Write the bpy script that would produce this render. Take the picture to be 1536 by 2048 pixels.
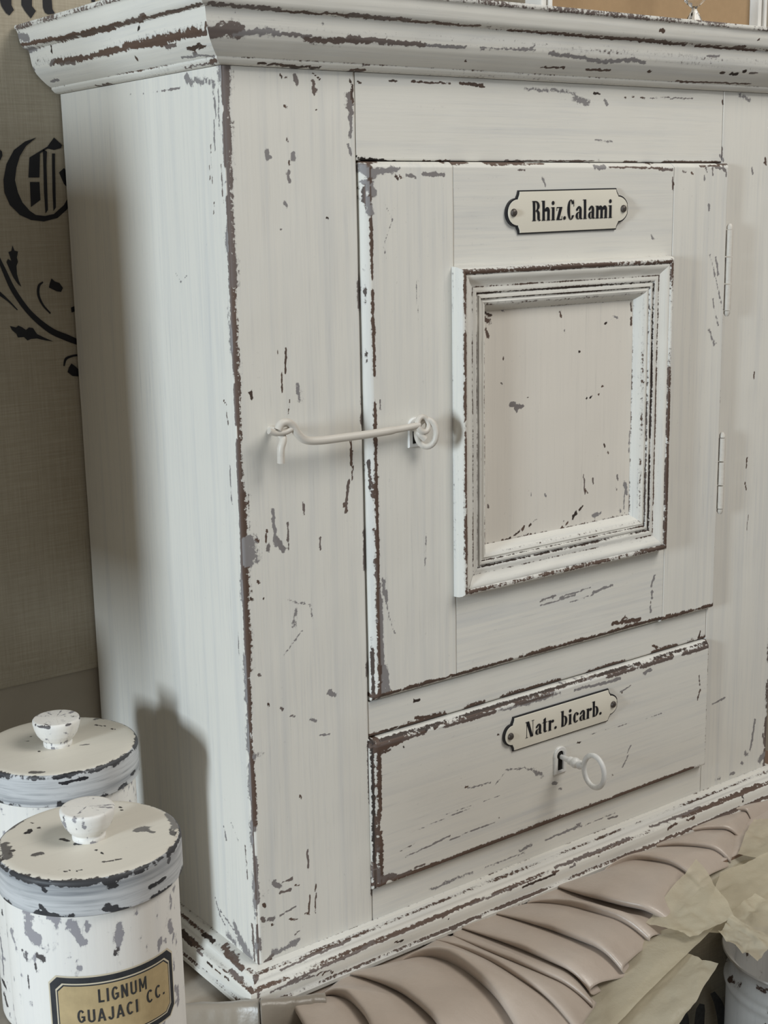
import bpy, bmesh, math, random
import numpy as np
from mathutils import Vector, Matrix

for o in list(bpy.data.objects):
    bpy.data.objects.remove(o)
random.seed(7)
SC = bpy.context.scene
COL = SC.collection

# ------------------------------------------------------------------ camera
CAM_POS = np.array([-0.4023, -0.6830, 0.4722])
YAW, PITCH, ROLL, FPX = -0.6392, -0.2179, -0.0185, 2749.1
_f = np.array([-math.sin(YAW) * math.cos(PITCH), math.cos(YAW) * math.cos(PITCH), math.sin(PITCH)])
_r = np.cross(_f, [0, 0, 1]); _r /= np.linalg.norm(_r)
_u = np.cross(_r, _f)
_c, _s = math.cos(ROLL), math.sin(ROLL)
CM = np.array([_c * _r + _s * _u, -_s * _r + _c * _u, _f])
cam_data = bpy.data.cameras.new('camera')
cam = bpy.data.objects.new('camera', cam_data)
COL.objects.link(cam)
cam_data.sensor_fit = 'VERTICAL'
cam_data.sensor_height = 36.0
cam_data.sensor_width = 27.0
cam_data.lens = FPX * 36.0 / 2048.0
cam_data.clip_start = 0.02
mw = Matrix.Identity(4)
for i in range(3):
    mw[i][0] = CM[0][i]; mw[i][1] = CM[1][i]; mw[i][2] = -CM[2][i]; mw[i][3] = CAM_POS[i]
cam.matrix_world = mw
SC.camera = cam

# ------------------------------------------------------------------ world, light, exposure
world = bpy.data.worlds.new('room_light')
SC.world = world
world.use_nodes = True
bg = world.node_tree.nodes['Background']
bg.inputs['Color'].default_value = (1.0, 0.972, 0.93, 1)
bg.inputs['Strength'].default_value = 0.245
SC.view_settings.view_transform = 'Standard'
SC.view_settings.look = 'None'
SC.view_settings.gamma = 1.0
SC.view_settings.use_curve_mapping = False
SC.view_settings.exposure = 0.0


def area_light(name, loc, target, sx, sy, power, color):
    d = bpy.data.lights.new(name, 'AREA')
    d.shape = 'RECTANGLE'; d.size = sx; d.size_y = sy; d.energy = power; d.color = color
    o = bpy.data.objects.new(name, d)
    COL.objects.link(o)
    o.location = loc
    o.rotation_euler = (Vector(target) - Vector(loc)).to_track_quat('-Z', 'Y').to_euler()
    return o


# daylight entering through the window of the left wall, and an added fill panel at front right that brightens the cabinet front
area_light('window_daylight', (-2.00, -0.50, 0.56), (0, 0.0, 0.25), 0.20, 0.50, 37, (0.80, 0.915, 1.0))
area_light('front_fill_panel', (0.85, -1.18, 1.75), (0.2, 0, 0.48), 0.9, 0.9, 24.5, (1.0, 0.978, 0.925))


# ------------------------------------------------------------------ pixel -> place helpers
def ray(u, v):
    return CM.T @ np.array([(u - 768) / FPX, (1024 - v) / FPX, 1.0])


def on_plane(u, v, ax, val):
    d = ray(u, v)
    return CAM_POS + d * (val - CAM_POS[ax]) / d[ax]


def at_depth(u, v, d):
    return CAM_POS + ray(u, v) * d


def on_cyl(u, v, cx, cy, r):
    d = ray(u, v)
    A = d[0] ** 2 + d[1] ** 2
    B = 2 * ((CAM_POS[0] - cx) * d[0] + (CAM_POS[1] - cy) * d[1])
    K = (CAM_POS[0] - cx) ** 2 + (CAM_POS[1] - cy) ** 2 - r * r
    t = (-B - math.sqrt(max(B * B - 4 * A * K, 0))) / (2 * A)
    return CAM_POS + t * d


# ------------------------------------------------------------------ object helpers
def link(o, parent=None):
    COL.objects.link(o)
    if parent is not None:
        o.parent = parent
    return o


def tag(o, label=None, cat=None, group=None, kind=None):
    if label: o['label'] = label
    if cat: o['category'] = cat
    if group: o['group'] = group
    if kind: o['kind'] = kind
    return o


def thing(name, label, cat, loc=(0, 0, 0), group=None):
    o = bpy.data.objects.new(name, None)
    o.empty_display_size = 0.02
    o.location = loc
    link(o)
    return tag(o, label, cat, group)


def add_mesh(name, verts, faces, mats, parent=None, smooth=True, wear=None, tone=None, mat_idx=None, origin=None):
    """verts are world positions; origin shifts them to the parent's base"""
    v = np.asarray(verts, dtype=np.float64)
    if origin is None and parent is not None:
        p = parent
        origin = np.zeros(3)
        while p is not None:
            origin = origin + np.array(p.location)
            p = p.parent
    if origin is not None:
        v = v - np.asarray(origin)
    me = bpy.data.meshes.new(name)
    me.from_pydata(v.tolist(), [], faces if isinstance(faces, list) else faces.tolist())
    for m in (mats if isinstance(mats, (list, tuple)) else [mats]):
        me.materials.append(m)
    if mat_idx is not None:
        me.polygons.foreach_set('material_index', np.asarray(mat_idx, dtype=np.int32))
    if smooth:
        me.polygons.foreach_set('use_smooth', np.ones(len(me.polygons), dtype=bool))
    if wear is not None:
        a = me.attributes.new('wear', 'FLOAT', 'POINT'); a.data.foreach_set('value', np.asarray(wear, dtype=np.float32))
    if tone is not None:
        a = me.attributes.new('tone', 'FLOAT', 'POINT'); a.data.foreach_set('value', np.asarray(tone, dtype=np.float32))
    me.update()
    o = bpy.data.objects.new(name, me)
    return link(o, parent)


def auto_smooth(o, deg=35):
    me = o.data
    bm = bmesh.new(); bm.from_mesh(me)
    for e in bm.edges:
        if len(e.link_faces) == 2 and e.calc_face_angle(0) > math.radians(deg):
            e.smooth = False
        elif len(e.link_faces) != 2:
            e.smooth = False
    bm.to_mesh(me); bm.free()
    return o


def box_vf(x0, x1, y0, y1, z0, z1):
    v = [(x0, y0, z0), (x1, y0, z0), (x1, y1, z0), (x0, y1, z0), (x0, y0, z1), (x1, y0, z1), (x1, y1, z1), (x0, y1, z1)]
    f = [(0, 3, 2, 1), (4, 5, 6, 7), (0, 1, 5, 4), (1, 2, 6, 5), (2, 3, 7, 6), (3, 0, 4, 7)]
    return v, f


def bevel_box(name, x0, x1, y0, y1, z0, z1, mat, parent=None, b=0.002, origin=None):
    v, f = box_vf(x0, x1, y0, y1, z0, z1)
    o = add_mesh(name, v, f, mat, parent, smooth=False, origin=origin)
    bm = bmesh.new(); bm.from_mesh(o.data)
    bmesh.ops.bevel(bm, geom=bm.edges[:], offset=b, segments=2, affect='EDGES', profile=0.6)
    bm.to_mesh(o.data); bm.free()
    return o


def tube_vf(path, radius, n=12, closed=False, rad_end=None):
    """path: list of points; radius scalar or list"""
    P = [Vector(p) for p in path]
    m = len(P)
    R = radius if isinstance(radius, (list, tuple)) else [radius] * m
    verts, faces = [], []
    prev = None
    for i in range(m):
        if closed:
            t = (P[(i + 1) % m] - P[i - 1]).normalized()
        else:
            t = (P[min(i + 1, m - 1)] - P[max(i - 1, 0)]).normalized()
        if prev is None:
            a = Vector((0, 0, 1)) if abs(t.z) < 0.9 else Vector((1, 0, 0))
            nrm = t.cross(a).normalized()
        else:
            nrm = (prev - t * prev.dot(t)).normalized()
        prev = nrm
        bn = t.cross(nrm)
        for k in range(n):
            an = 2 * math.pi * k / n
            verts.append(tuple(P[i] + (nrm * math.cos(an) + bn * math.sin(an)) * R[i]))
    rng = m if closed else m - 1
    for i in range(rng):
        for k in range(n):
            a = i * n + k; b2 = i * n + (k + 1) % n
            c2 = ((i + 1) % m) * n + (k + 1) % n; d2 = ((i + 1) % m) * n + k
            faces.append((a, b2, c2, d2))
    if not closed:
        faces.append(tuple(range(n - 1, -1, -1)))
        faces.append(tuple((m - 1) * n + k for k in range(n)))
    return verts, faces


def join_vf(parts):
    V, F = [], []
    for v, f in parts:
        o = len(V)
        V += [tuple(x) for x in v]
        F += [tuple(i + o for i in q) for q in f]
    return V, F


def smooth_path(pts, n=8):
    """Catmull-Rom through pts"""
    P = [np.array(p, float) for p in pts]
    P = [2 * P[0] - P[1]] + P + [2 * P[-1] - P[-2]]
    out = []
    for i in range(1, len(P) - 2):
        for k in range(n):
            t = k / n
            out.append(0.5 * ((2 * P[i]) + (-P[i - 1] + P[i + 1]) * t + (2 * P[i - 1] - 5 * P[i] + 4 * P[i + 1] - P[i + 2]) * t ** 2
                              + (-P[i - 1] + 3 * P[i] - 3 * P[i + 1] + P[i + 2]) * t ** 3))
    out.append(P[-2])
    return out


# ------------------------------------------------------------------ value noise (numpy) for wear fields and cloth
def _h(ix, iy, seed):
    n = (ix * 374761393 + iy * 668265263 + seed * 982451653) & 0x7fffffff
    n = ((n ^ (n >> 13)) * 1274126177) & 0x7fffffff
    return ((n ^ (n >> 16)) & 0xffff) / 65535.0


def vnoise(x, y, seed=0):
    x = np.asarray(x, float); y = np.asarray(y, float)
    ix = np.floor(x).astype(np.int64); iy = np.floor(y).astype(np.int64)
    fx = x - ix; fy = y - iy
    fx = fx * fx * (3 - 2 * fx); fy = fy * fy * (3 - 2 * fy)
    a = _h(ix, iy, seed); b = _h(ix + 1, iy, seed); c = _h(ix, iy + 1, seed); d = _h(ix + 1, iy + 1, seed)
    return (a * (1 - fx) + b * fx) * (1 - fy) + (c * (1 - fx) + d * fx) * fy


def fbm(x, y, seed=0, oct=3):
    s = 0; a = 0.5; t = 0
    for k in range(oct):
        s = s + a * vnoise(np.asarray(x) * 2 ** k, np.asarray(y) * 2 ** k, seed + 17 * k); t += a; a *= 0.5
    return s / t


# ------------------------------------------------------------------ materials
def new_mat(name):
    m = bpy.data.materials.new(name)
    m.use_nodes = True
    nt = m.node_tree
    nt.nodes.clear()
    out = nt.nodes.new('ShaderNodeOutputMaterial')
    bsdf = nt.nodes.new('ShaderNodeBsdfPrincipled')
    nt.links.new(bsdf.outputs[0], out.inputs[0])
    return m, nt, bsdf, out


def nd(nt, typ, **kw):
    n = nt.nodes.new(typ)
    for k, v in kw.items():
        if k in n.inputs:
            n.inputs[k].default_value = v
        else:
            setattr(n, k, v)
    return n


def noise(nt, scale3, detail=4.0, rough=0.6, scale=1.0, dist=0.0, coord='Object'):
    tc = nt.nodes.new('ShaderNodeTexCoord')
    mp = nt.nodes.new('ShaderNodeMapping')
    mp.inputs['Scale'].default_value = scale3
    nt.links.new(tc.outputs[coord], mp.inputs[0])
    n = nt.nodes.new('ShaderNodeTexNoise')
    n.inputs['Scale'].default_value = scale
    n.inputs['Detail'].default_value = detail
    n.inputs['Roughness'].default_value = rough
    n.inputs['Distortion'].default_value = dist
    nt.links.new(mp.outputs[0], n.inputs['Vector'])
    return n.outputs['Fac']


def ramp(nt, src, p0, p1, c0=(0, 0, 0, 1), c1=(1, 1, 1, 1)):
    r = nt.nodes.new('ShaderNodeValToRGB')
    r.color_ramp.elements[0].position = p0; r.color_ramp.elements[0].color = c0
    r.color_ramp.elements[1].position = p1; r.color_ramp.elements[1].color = c1
    nt.links.new(src, r.inputs[0])
    return r.outputs[0]


def math_n(nt, op, a, b=None, c=None):
    m = nt.nodes.new('ShaderNodeMath'); m.operation = op
    for i, x in enumerate((a, b, c)):
        if x is None: continue
        if isinstance(x, (int, float)): m.inputs[i].default_value = x
        else: nt.links.new(x, m.inputs[i])
    return m.outputs[0]


def mixc(nt, fac, a, b, mode='MIX'):
    m = nt.nodes.new('ShaderNodeMix'); m.data_type = 'RGBA'; m.blend_type = mode
    for sock, x in ((m.inputs[0], fac), (m.inputs[6], a), (m.inputs[7], b)):
        if isinstance(x, (int, float)): sock.default_value = x
        elif isinstance(x, tuple): sock.default_value = x if len(x) == 4 else (*x, 1)
        else: nt.links.new(x, sock)
    return m.outputs[2]


def bump(nt, height, strength, dist, bsdf):
    b = nt.nodes.new('ShaderNodeBump')
    b.inputs['Strength'].default_value = strength
    b.inputs['Distance'].default_value = dist
    nt.links.new(height, b.inputs['Height'])
    nt.links.new(b.outputs[0], bsdf.inputs['Normal'])


def paint_material(name, axis, white, white2, grey, wood, streak_amt=0.5, rough=0.55, chip_scale=420, speck=0.0, dark=(0.018, 0.014, 0.012)):
    """old chalky paint: brushed white over a grey coat over wood; 'wear'/'tone' fields say where it is rubbed through"""
    m, nt, bsdf, out = new_mat(name)
    hi, lo = 420.0, 12.0
    s3 = {'ring': (30, 30, hi * 1.6), 'x': (lo, hi, hi), 'y': (hi, lo, hi), 'z': (hi, hi, lo)}[axis]
    s3b = tuple(x * 0.30 for x in s3)
    s3c = tuple(x * 2.2 for x in s3)
    st = noise(nt, s3, 4, 0.6)
    st2 = noise(nt, s3b, 3, 0.55)
    cloud = noise(nt, (14, 14, 14), 3, 0.55)
    fs = noise(nt, s3c, 2, 0.6)
    f3 = ramp(nt, fs, 0.56, 0.80)
    f1 = ramp(nt, st, 0.45, 0.72)
    f2 = ramp(nt, st2, 0.5, 0.8)
    mot = ramp(nt, cloud, 0.35, 0.7)
    base = mixc(nt, math_n(nt, 'MULTIPLY', f2, streak_amt), white, white2)
    base = mixc(nt, math_n(nt, 'MULTIPLY', math_n(nt, 'MULTIPLY', f1, mot), streak_amt * 0.9), base, white2)
    base = mixc(nt, math_n(nt, 'MULTIPLY', math_n(nt, 'MULTIPLY', f3, f1), streak_amt * 0.9), base, tuple(x * 0.62 for x in white2))
    at = nd(nt, 'ShaderNodeAttribute', attribute_name='wear').outputs['Fac']
    tn = nd(nt, 'ShaderNodeAttribute', attribute_name='tone').outputs['Fac']
    edge = noise(nt, (chip_scale,) * 3, 5, 0.68)
    edge2 = noise(nt, tuple(x * 0.8 for x in s3), 3, 0.6)
    e = math_n(nt, 'ADD', math_n(nt, 'MULTIPLY', edge, 0.62), math_n(nt, 'MULTIPLY', edge2, 0.38))
    ec = ramp(nt, e, 0.34, 0.66)
    w = math_n(nt, 'MULTIPLY_ADD', math_n(nt, 'SUBTRACT', ec, 0.5), 0.80, at)
    chip = ramp(nt, w, 0.49, 0.53)
    thin = ramp(nt, w, 0.30, 0.50)
    if speck > 0:
        sp = noise(nt, (95, 95, 95), 3, 0.55)
        spm = ramp(nt, sp, 0.735, 0.745)
        chip = math_n(nt, 'MAXIMUM', chip, math_n(nt, 'MULTIPLY', spm, speck))
    c = mixc(nt, math_n(nt, 'MULTIPLY', thin, 0.40), base, grey)
    wv = noise(nt, s3b, 5, 0.65)
    woodc = mixc(nt, ramp(nt, wv, 0.35, 0.7), wood, tuple(x * 0.55 for x in wood))
    under = mixc(nt, ramp(nt, tn, 0.30, 0.62), grey, woodc)
    under = mixc(nt, ramp(nt, tn, 0.82, 0.98), under, dark)
    c = mixc(nt, chip, c, under)
    nt.links.new(c, bsdf.inputs['Base Color'])
    bsdf.inputs['Roughness'].default_value = rough
    bsdf.inputs['Specular IOR Level'].default_value = 0.35
    h = math_n(nt, 'ADD', math_n(nt, 'MULTIPLY', st, 0.30), math_n(nt, 'MULTIPLY', chip, -0.9))
    bump(nt, h, 0.30, 0.0009, bsdf)
    return m


WHITE = (0.695, 0.676, 0.622); WHITE2 = (0.500, 0.512, 0.520)
GREY = (0.235, 0.222, 0.222); WOOD = (0.125, 0.080, 0.060)
PV = paint_material('chalk_paint_upright', 'z', WHITE, WHITE2, GREY, WOOD)
PH = paint_material('chalk_paint_lengthwise', 'x', WHITE, WHITE2, GREY, WOOD)
PY = paint_material('chalk_paint_crosswise', 'y', WHITE, WHITE2, GREY, WOOD)
PANEL = paint_material('cream_panel_paint', 'z', (0.70, 0.66, 0.595), (0.61, 0.585, 0.54), GREY, WOOD, 0.4, speck=0.0)
TINW = paint_material('white_tin_paint', 'z', (0.76, 0.74, 0.70), (0.62, 0.62, 0.63), (0.30, 0.29, 0.31), (0.10, 0.09, 0.09), 0.3, 0.5, 300, dark=(0.02, 0.02, 0.025))
TINL = paint_material('brushed_lid_rim_paint', 'ring', (0.52, 0.53, 0.54), (0.13, 0.145, 0.165), (0.18, 0.18, 0.19), (0.06, 0.06, 0.065), 0.95, 0.5, 300, dark=(0.015, 0.015, 0.02))
TINT = paint_material('cream_lid_top_paint', 'x', (0.66, 0.625, 0.55), (0.60, 0.57, 0.51), (0.20, 0.19, 0.18), (0.09, 0.08, 0.075), 0.3, 0.5, 300, dark=(0.015, 0.015, 0.018))
CANW = paint_material('grey_white_churn_paint', 'z', (0.50, 0.49, 0.47), (0.40, 0.40, 0.40), (0.16, 0.13, 0.11), (0.07, 0.04, 0.03), 0.4, 0.45, 200, speck=0.0)


def plain(name, col, rough=0.5, metal=0.0, spec=0.4, nscale=60, namt=0.12, bmp=0.0):
    m, nt, bsdf, out = new_mat(name)
    n = noise(nt, (nscale,) * 3, 4, 0.6)
    c = mixc(nt, ramp(nt, n, 0.3, 0.7), col, tuple(x * (1 - namt) for x in col))
    nt.links.new(c, bsdf.inputs['Base Color'])
    bsdf.inputs['Roughness'].default_value = rough
    bsdf.inputs['Metallic'].default_value = metal
    bsdf.inputs['Specular IOR Level'].default_value = spec
    if bmp: bump(nt, n, bmp, 0.001, bsdf)
    return m


ENAMEL = plain('cream_enamel', (0.74, 0.70, 0.60), 0.22, 0, 0.5, 30, 0.05)
ENBLACK = plain('black_enamel', (0.012, 0.012, 0.015), 0.25, 0, 0.5)
INK = plain('black_print', (0.010, 0.010, 0.013), 0.5, 0, 0.3)
INKFADE = plain('faded_black_print', (0.055, 0.055, 0.055), 0.7, 0, 0.2, 300, 0.4)
SCREW = plain('dark_screw_metal', (0.10, 0.085, 0.075), 0.45, 0.6, 0.5)
IRON = paint_material('painted_iron', 'x', (0.60, 0.56, 0.50), (0.46, 0.43, 0.39), (0.20, 0.17, 0.15), (0.06, 0.045, 0.04), 0.6, 0.42, 300, speck=1.0)
KEYP = paint_material('white_painted_key', 'z', (0.74, 0.73, 0.70), (0.52, 0.52, 0.52), (0.20, 0.18, 0.17), (0.06, 0.05, 0.045), 0.6, 0.36, 300, speck=1.0)
DARK = plain('painted_inside_dark', (0.012, 0.010, 0.009), 0.9)  # near-black colour stands in for shade inside gaps and keyholes
RAWWOOD = plain('bare_wood', (0.20, 0.13, 0.09), 0.8)
PAPER = plain('tan_label_paper', (0.50, 0.385, 0.215), 0.7, 0, 0.2, 90, 0.22)
PAPERC = plain('cream_label_paper', (0.62, 0.55, 0.42), 0.7, 0, 0.2)
LBLACK = plain('label_black_border', (0.045, 0.047, 0.052), 0.6, 0, 0.2, 200, 0.3)
TANBOARD = plain('tan_canvas_board', (0.36, 0.245, 0.14), 0.8, 0, 0.2, 200, 0.08)
FRAMEW = plain('white_frame_gloss', (0.80, 0.79, 0.76), 0.35)
PLASTER = plain('plaster_wall', (0.36, 0.315, 0.25), 0.9, 0, 0.1, 12, 0.12, 0.1)
FLOORW = plain('floor_boards', (0.22, 0.17, 0.13), 0.6, 0, 0.3, 8, 0.3)


def linen_material(name, col, col2, sc=1.0):
    m, nt, bsdf, out = new_mat(name)
    thr = noise(nt, (30 * sc, 30 * sc, 900 * sc), 3, 0.6)
    thr2 = noise(nt, (900 * sc, 900 * sc, 30 * sc), 3, 0.6)
    slub = noise(nt, (14 * sc, 14 * sc, 260 * sc), 4, 0.65)
    cl = noise(nt, (9, 9, 9), 3, 0.55)
    f = math_n(nt, 'ADD', math_n(nt, 'MULTIPLY', thr, 0.55), math_n(nt, 'MULTIPLY', thr2, 0.45))
    c = mixc(nt, ramp(nt, f, 0.35, 0.65), col2, col)
    c = mixc(nt, math_n(nt, 'MULTIPLY', ramp(nt, slub, 0.45, 0.75), 0.45), c, col2)
    c = mixc(nt, math_n(nt, 'MULTIPLY', ramp(nt, cl, 0.45, 0.75), 0.30), c, tuple(x * 0.75 for x in col2))
    nt.links.new(c, bsdf.inputs['Base Color'])
    bsdf.inputs['Roughness'].default_value = 0.95
    bsdf.inputs['Specular IOR Level'].default_value = 0.1
    h = math_n(nt, 'ADD', f, math_n(nt, 'MULTIPLY', slub, 0.8))
    bump(nt, h, 0.35, 0.0012, bsdf)
    return m


LINEN = linen_material('linen_weave', (0.42, 0.372, 0.29), (0.32, 0.28, 0.212))
LINEN2 = linen_material('grey_linen_weave', (0.46, 0.42, 0.335), (0.37, 0.335, 0.265))


def satin_material(name, col):
    m, nt, bsdf, out = new_mat(name)
    n = noise(nt, (40, 40, 40), 4, 0.6)
    w = noise(nt, (700, 700, 700), 2, 0.5)
    c = mixc(nt, ramp(nt, n, 0.3, 0.7), col, tuple(x * 0.90 for x in col))
    nt.links.new(c, bsdf.inputs['Base Color'])
    bsdf.inputs['Roughness'].default_value = 0.36
    bsdf.inputs['Specular IOR Level'].default_value = 0.55
    bsdf.inputs['Sheen Weight'].default_value = 0.25
    h = math_n(nt, 'ADD', n, math_n(nt, 'MULTIPLY', w, 0.06))
    bump(nt, h, 0.25, 0.004, bsdf)
    return m


SATIN = satin_material('blush_satin', (0.47, 0.39, 0.325))
BEIGE = satin_material('beige_cotton_sateen', (0.36, 0.31, 0.25))


def organza_material(name, col, alpha):
    m, nt, bsdf, out = new_mat(name)
    n = noise(nt, (60, 60, 60), 4, 0.65)
    fine = noise(nt, (900, 900, 900), 2, 0.5)
    c = mixc(nt, ramp(nt, n, 0.3, 0.7), col, tuple(x * 0.85 for x in col))
    nt.links.new(c, bsdf.inputs['Base Color'])
    bsdf.inputs['Roughness'].default_value = 0.45
    bsdf.inputs['Specular IOR Level'].default_value = 0.4
    tl = nt.nodes.new('ShaderNodeBsdfTranslucent'); nt.links.new(c, tl.inputs[0])
    mx = nt.nodes.new('ShaderNodeMixShader'); mx.inputs[0].default_value = 0.35
    nt.links.new(bsdf.outputs[0], mx.inputs[1]); nt.links.new(tl.outputs[0], mx.inputs[2])
    tr = nt.nodes.new('ShaderNodeBsdfTransparent')
    mx2 = nt.nodes.new('ShaderNodeMixShader')
    a = math_n(nt, 'MULTIPLY_ADD', n, 0.25, alpha - 0.12)
    nt.links.new(a, mx2.inputs[0])
    nt.links.new(tr.outputs[0], mx2.inputs[1]); nt.links.new(mx.outputs[0], mx2.inputs[2])
    nt.links.new(mx2.outputs[0], out.inputs[0])
    bump(nt, math_n(nt, 'ADD', n, math_n(nt, 'MULTIPLY', fine, 0.1)), 0.3, 0.004, bsdf)
    return m


ORGANZA = organza_material('yellowed_organza', (0.68, 0.61, 0.46), 0.80)
GLASS, _nt, _b, _o = new_mat('clear_crystal')
_b.inputs['Base Color'].default_value = (0.96, 0.95, 0.93, 1); _b.inputs['Roughness'].default_value = 0.03
_b.inputs['Transmission Weight'].default_value = 1.0; _b.inputs['IOR'].default_value = 1.5
bump(_nt, noise(_nt, (90, 90, 90), 2), 0.05, 0.001, _b)

# ------------------------------------------------------------------ the room
WY = 0.2165
v, f = box_vf(-1.95, 2.4, WY, WY + 0.1, -0.78, 2.4)
tag(add_mesh('wall_back', v, f, PLASTER, smooth=False), kind='structure')
v, f = box_vf(-2.15, 2.4, -3.6, WY + 0.1, -0.88, -0.78)
tag(add_mesh('floor', v, f, FLOORW, smooth=False), kind='structure')
# left wall with its window opening
wy0, wy1, wz0, wz1 = -0.68, -0.32, 0.24, 0.88
parts = [box_vf(-2.05, -1.95, -3.6, wy0, -0.78, 2.4), box_vf(-2.05, -1.95, wy1, WY + 0.1, -0.78, 2.4),
         box_vf(-2.05, -1.95, wy0, wy1, -0.78, wz0), box_vf(-2.05, -1.95, wy0, wy1, wz1, 2.4)]
v, f = join_vf(parts)
tag(add_mesh('wall_left', v, f, PLASTER, smooth=False), kind='structure')
wp = [box_vf(-1.99, -1.93, wy0 - .04, wy0, wz0 - .04, wz1 + .04), box_vf(-1.99, -1.93, wy1, wy1 + .04, wz0 - .04, wz1 + .04),
      box_vf(-1.99, -1.93, wy0, wy1, wz1, wz1 + .04), box_vf(-2.0, -1.90, wy0 - .06, wy1 + .06, wz0 - .04, wz0)]
v, f = join_vf(wp)
tag(add_mesh('window_1', v, f, FRAMEW, smooth=False), kind='structure')

# ------------------------------------------------------------------ wear strokes (picked on the photograph, laid on the real surfaces)
H, W, D = 0.55, 0.503, 0.2122
DY = -0.0055            # front face of door and drawer
PLANES = {'front': (1, 0.0), 'door': (1, DY), 'drawer': (1, DY), 'side': (0, 0.0), 'panel': (1, -0.0015), 'moulding': (1, DY - 0.006),
          'cornf': (1, -0.0205), 'corns': (0, -0.0205), 'basef': (1, -0.008), 'bases': (0, -0.008)}
STROKES = {k: [] for k in PLANES}


# mouldings as (proud, height, wear, tone)
CORN = [(0, .5502, 0, .6), (.0020, .5502, .3, .8), (.0042, .5508, .2, .7), (.0062, .5528, .1, .7), (.0064, .5540, .45, .8), (.0078, .5548, .05, .5), (.0098, .5562, 0, .5), (.0128, .5588, 0, .5), (.0160, .5622, 0, .5),
        (.0182, .5660, .22, .5), (.0190, .5690, .28, .5), (.0196, .5730, 0, .5), (.0200, .5755, .0, .5), (.0204, .5768, .40, .62), (.0226, .5778, .50, .62), (.0240, .5784, .12, .6), (.0252, .5800, 0, .5), (.0264, .5840, 0, .5),
        (.0268, .5868, 0, .5), (.0274, .5886, .2, .6), (.0286, .5894, .62, .52), (.0290, .5908, .60, .55), (.0286, .5920, .55, .55), (.0250, .5926, .1, .5), (0.0, .5926, 0, .5)]
BASE = [(0, -.0165, 0, .5), (.0165, -.0165, .3, .6), (.0180, -.0155, .35, .6), (.0182, -.0130, .10, .6), (.0174, -.0124, .80, .68), (.0162, -.0114, .85, .68), (.0159, -.0104, .05, .6), (.0158, -.0060, 0, .6), (.0153, -.0032, .05, .5), (.0146, -.0022, .80, .66),
        (.0124, -.0014, .80, .66), (.0110, -.0006, .05, .6), (.0100, .0006, 0, .6), (.0096, .0020, .05, .5), (.0084, .0030, .15, .5), (.0068, .0036, .80, .7), (.0052, .0042, .60, .7), (.0042, .0046, .05, .5), (.0020, .0052, .10, .5), (0, .0056, .55, .7)]


def on_moulding(u, v_, ax, prof):
    Z = np.array([p[1] for p in prof]); PR = np.array([p[0] for p in prof])
    p = .012
    for _ in range(14):
        P = on_plane(u, v_, ax, -p)
        p = .5 * p + .5 * float(np.interp(P[2], Z, PR))
    return on_plane(u, v_, ax, -p)


def S(key, pts, w, tone=0.5, strength=1.0, ws=None):
    ax, val = PLANES[key]
    if key in ('cornf', 'corns', 'basef', 'bases'):
        P = [on_moulding(u, v_, ax, CORN if key[0] == 'c' else BASE) for u, v_ in pts]
    else:
        P = [on_plane(u, v_, ax, val) for u, v_ in pts]
    d = float((CM @ (P[0] - CAM_POS))[2])
    STROKES[key].append((np.array(P), w * d / FPX, tone, strength))


def eval_strokes(key, pts, wear, tone):
    for P, w, tn, st in STROKES.get(key, []):
        lo = P.min(0) - 2.2 * w - .014; hi = P.max(0) + 2.2 * w + .014
        idx = np.where(np.all((pts >= lo) & (pts <= hi), axis=1))[0]
        if len(idx) == 0: continue
        Q = pts[idx]
        ax, val = PLANES[key]
        keep = [i for i in range(3) if i != ax]
        Q2 = Q[:, keep]; P2 = P[:, keep]
        amp = min(w * 1.1, .0026) + .0004
        Q2 = Q2 + amp * np.stack([fbm(Q2[:, 0] * 330, Q2[:, 1] * 330, 5, 3) - .5, fbm(Q2[:, 0] * 330, Q2[:, 1] * 330, 15, 3) - .5], 1)
        best = np.full(len(idx), 1e9)
        if len(P2) == 1:
            best = np.linalg.norm(Q2 - P2[0], axis=1)
        for a, b in zip(P2[:-1], P2[1:]):
            ab = b - a; L = (ab @ ab) + 1e-12
            t = np.clip(((Q2 - a) @ ab) / L, 0, 1)
            best = np.minimum(best, np.linalg.norm(Q2 - (a + t[:, None] * ab), axis=1))
        val_w = st * np.clip(1 - best / (w * 1.15), 0, 1) * (0.72 if tn < .14 else 1.08)
        up = val_w > wear[idx]
        ii = idx[up]
        wear[ii] = val_w[up]; tone[ii] = tn


def eval_edges(edges, a, b, a0, a1, b0, b1, wear, tone, seed):
    """edges: (side, width m, cover 0..1, tone[, from, to])"""
    for k, e in enumerate(edges):
        side, wd, cov, tn = e[:4]
        fr, to = (e[4], e[5]) if len(e) > 5 else (-9, 9)
        off = e[6] if len(e) > 6 else 0.0
        if side == 'l': d, s = a - a0, b
        elif side == 'r': d, s = a1 - a, b
        elif side == 'b': d, s = b - b0, a
        else: d, s = b1 - b, a
        d = np.abs(d - off) if off else d
        n1 = fbm(s * 55, s * 0 + k * 3.7, seed + k, 3)
        n2 = fbm(s * 260, d * 300 + 1.3, seed + 5 + k, 3)
        gate = np.clip((n1 - (0.72 - 0.62 * cov)) / 0.12, 0, 1)
        ww = wd * (0.35 + 0.9 * n1 + 0.5 * n2)
        wv = np.clip(1 - d / (2 * ww), 0, 1) * gate * 1.05
        wv = wv * ((s >= fr) & (s <= to))
        up = wv > wear
        wear[up] = wv[up]; tone[up] = tn


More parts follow.
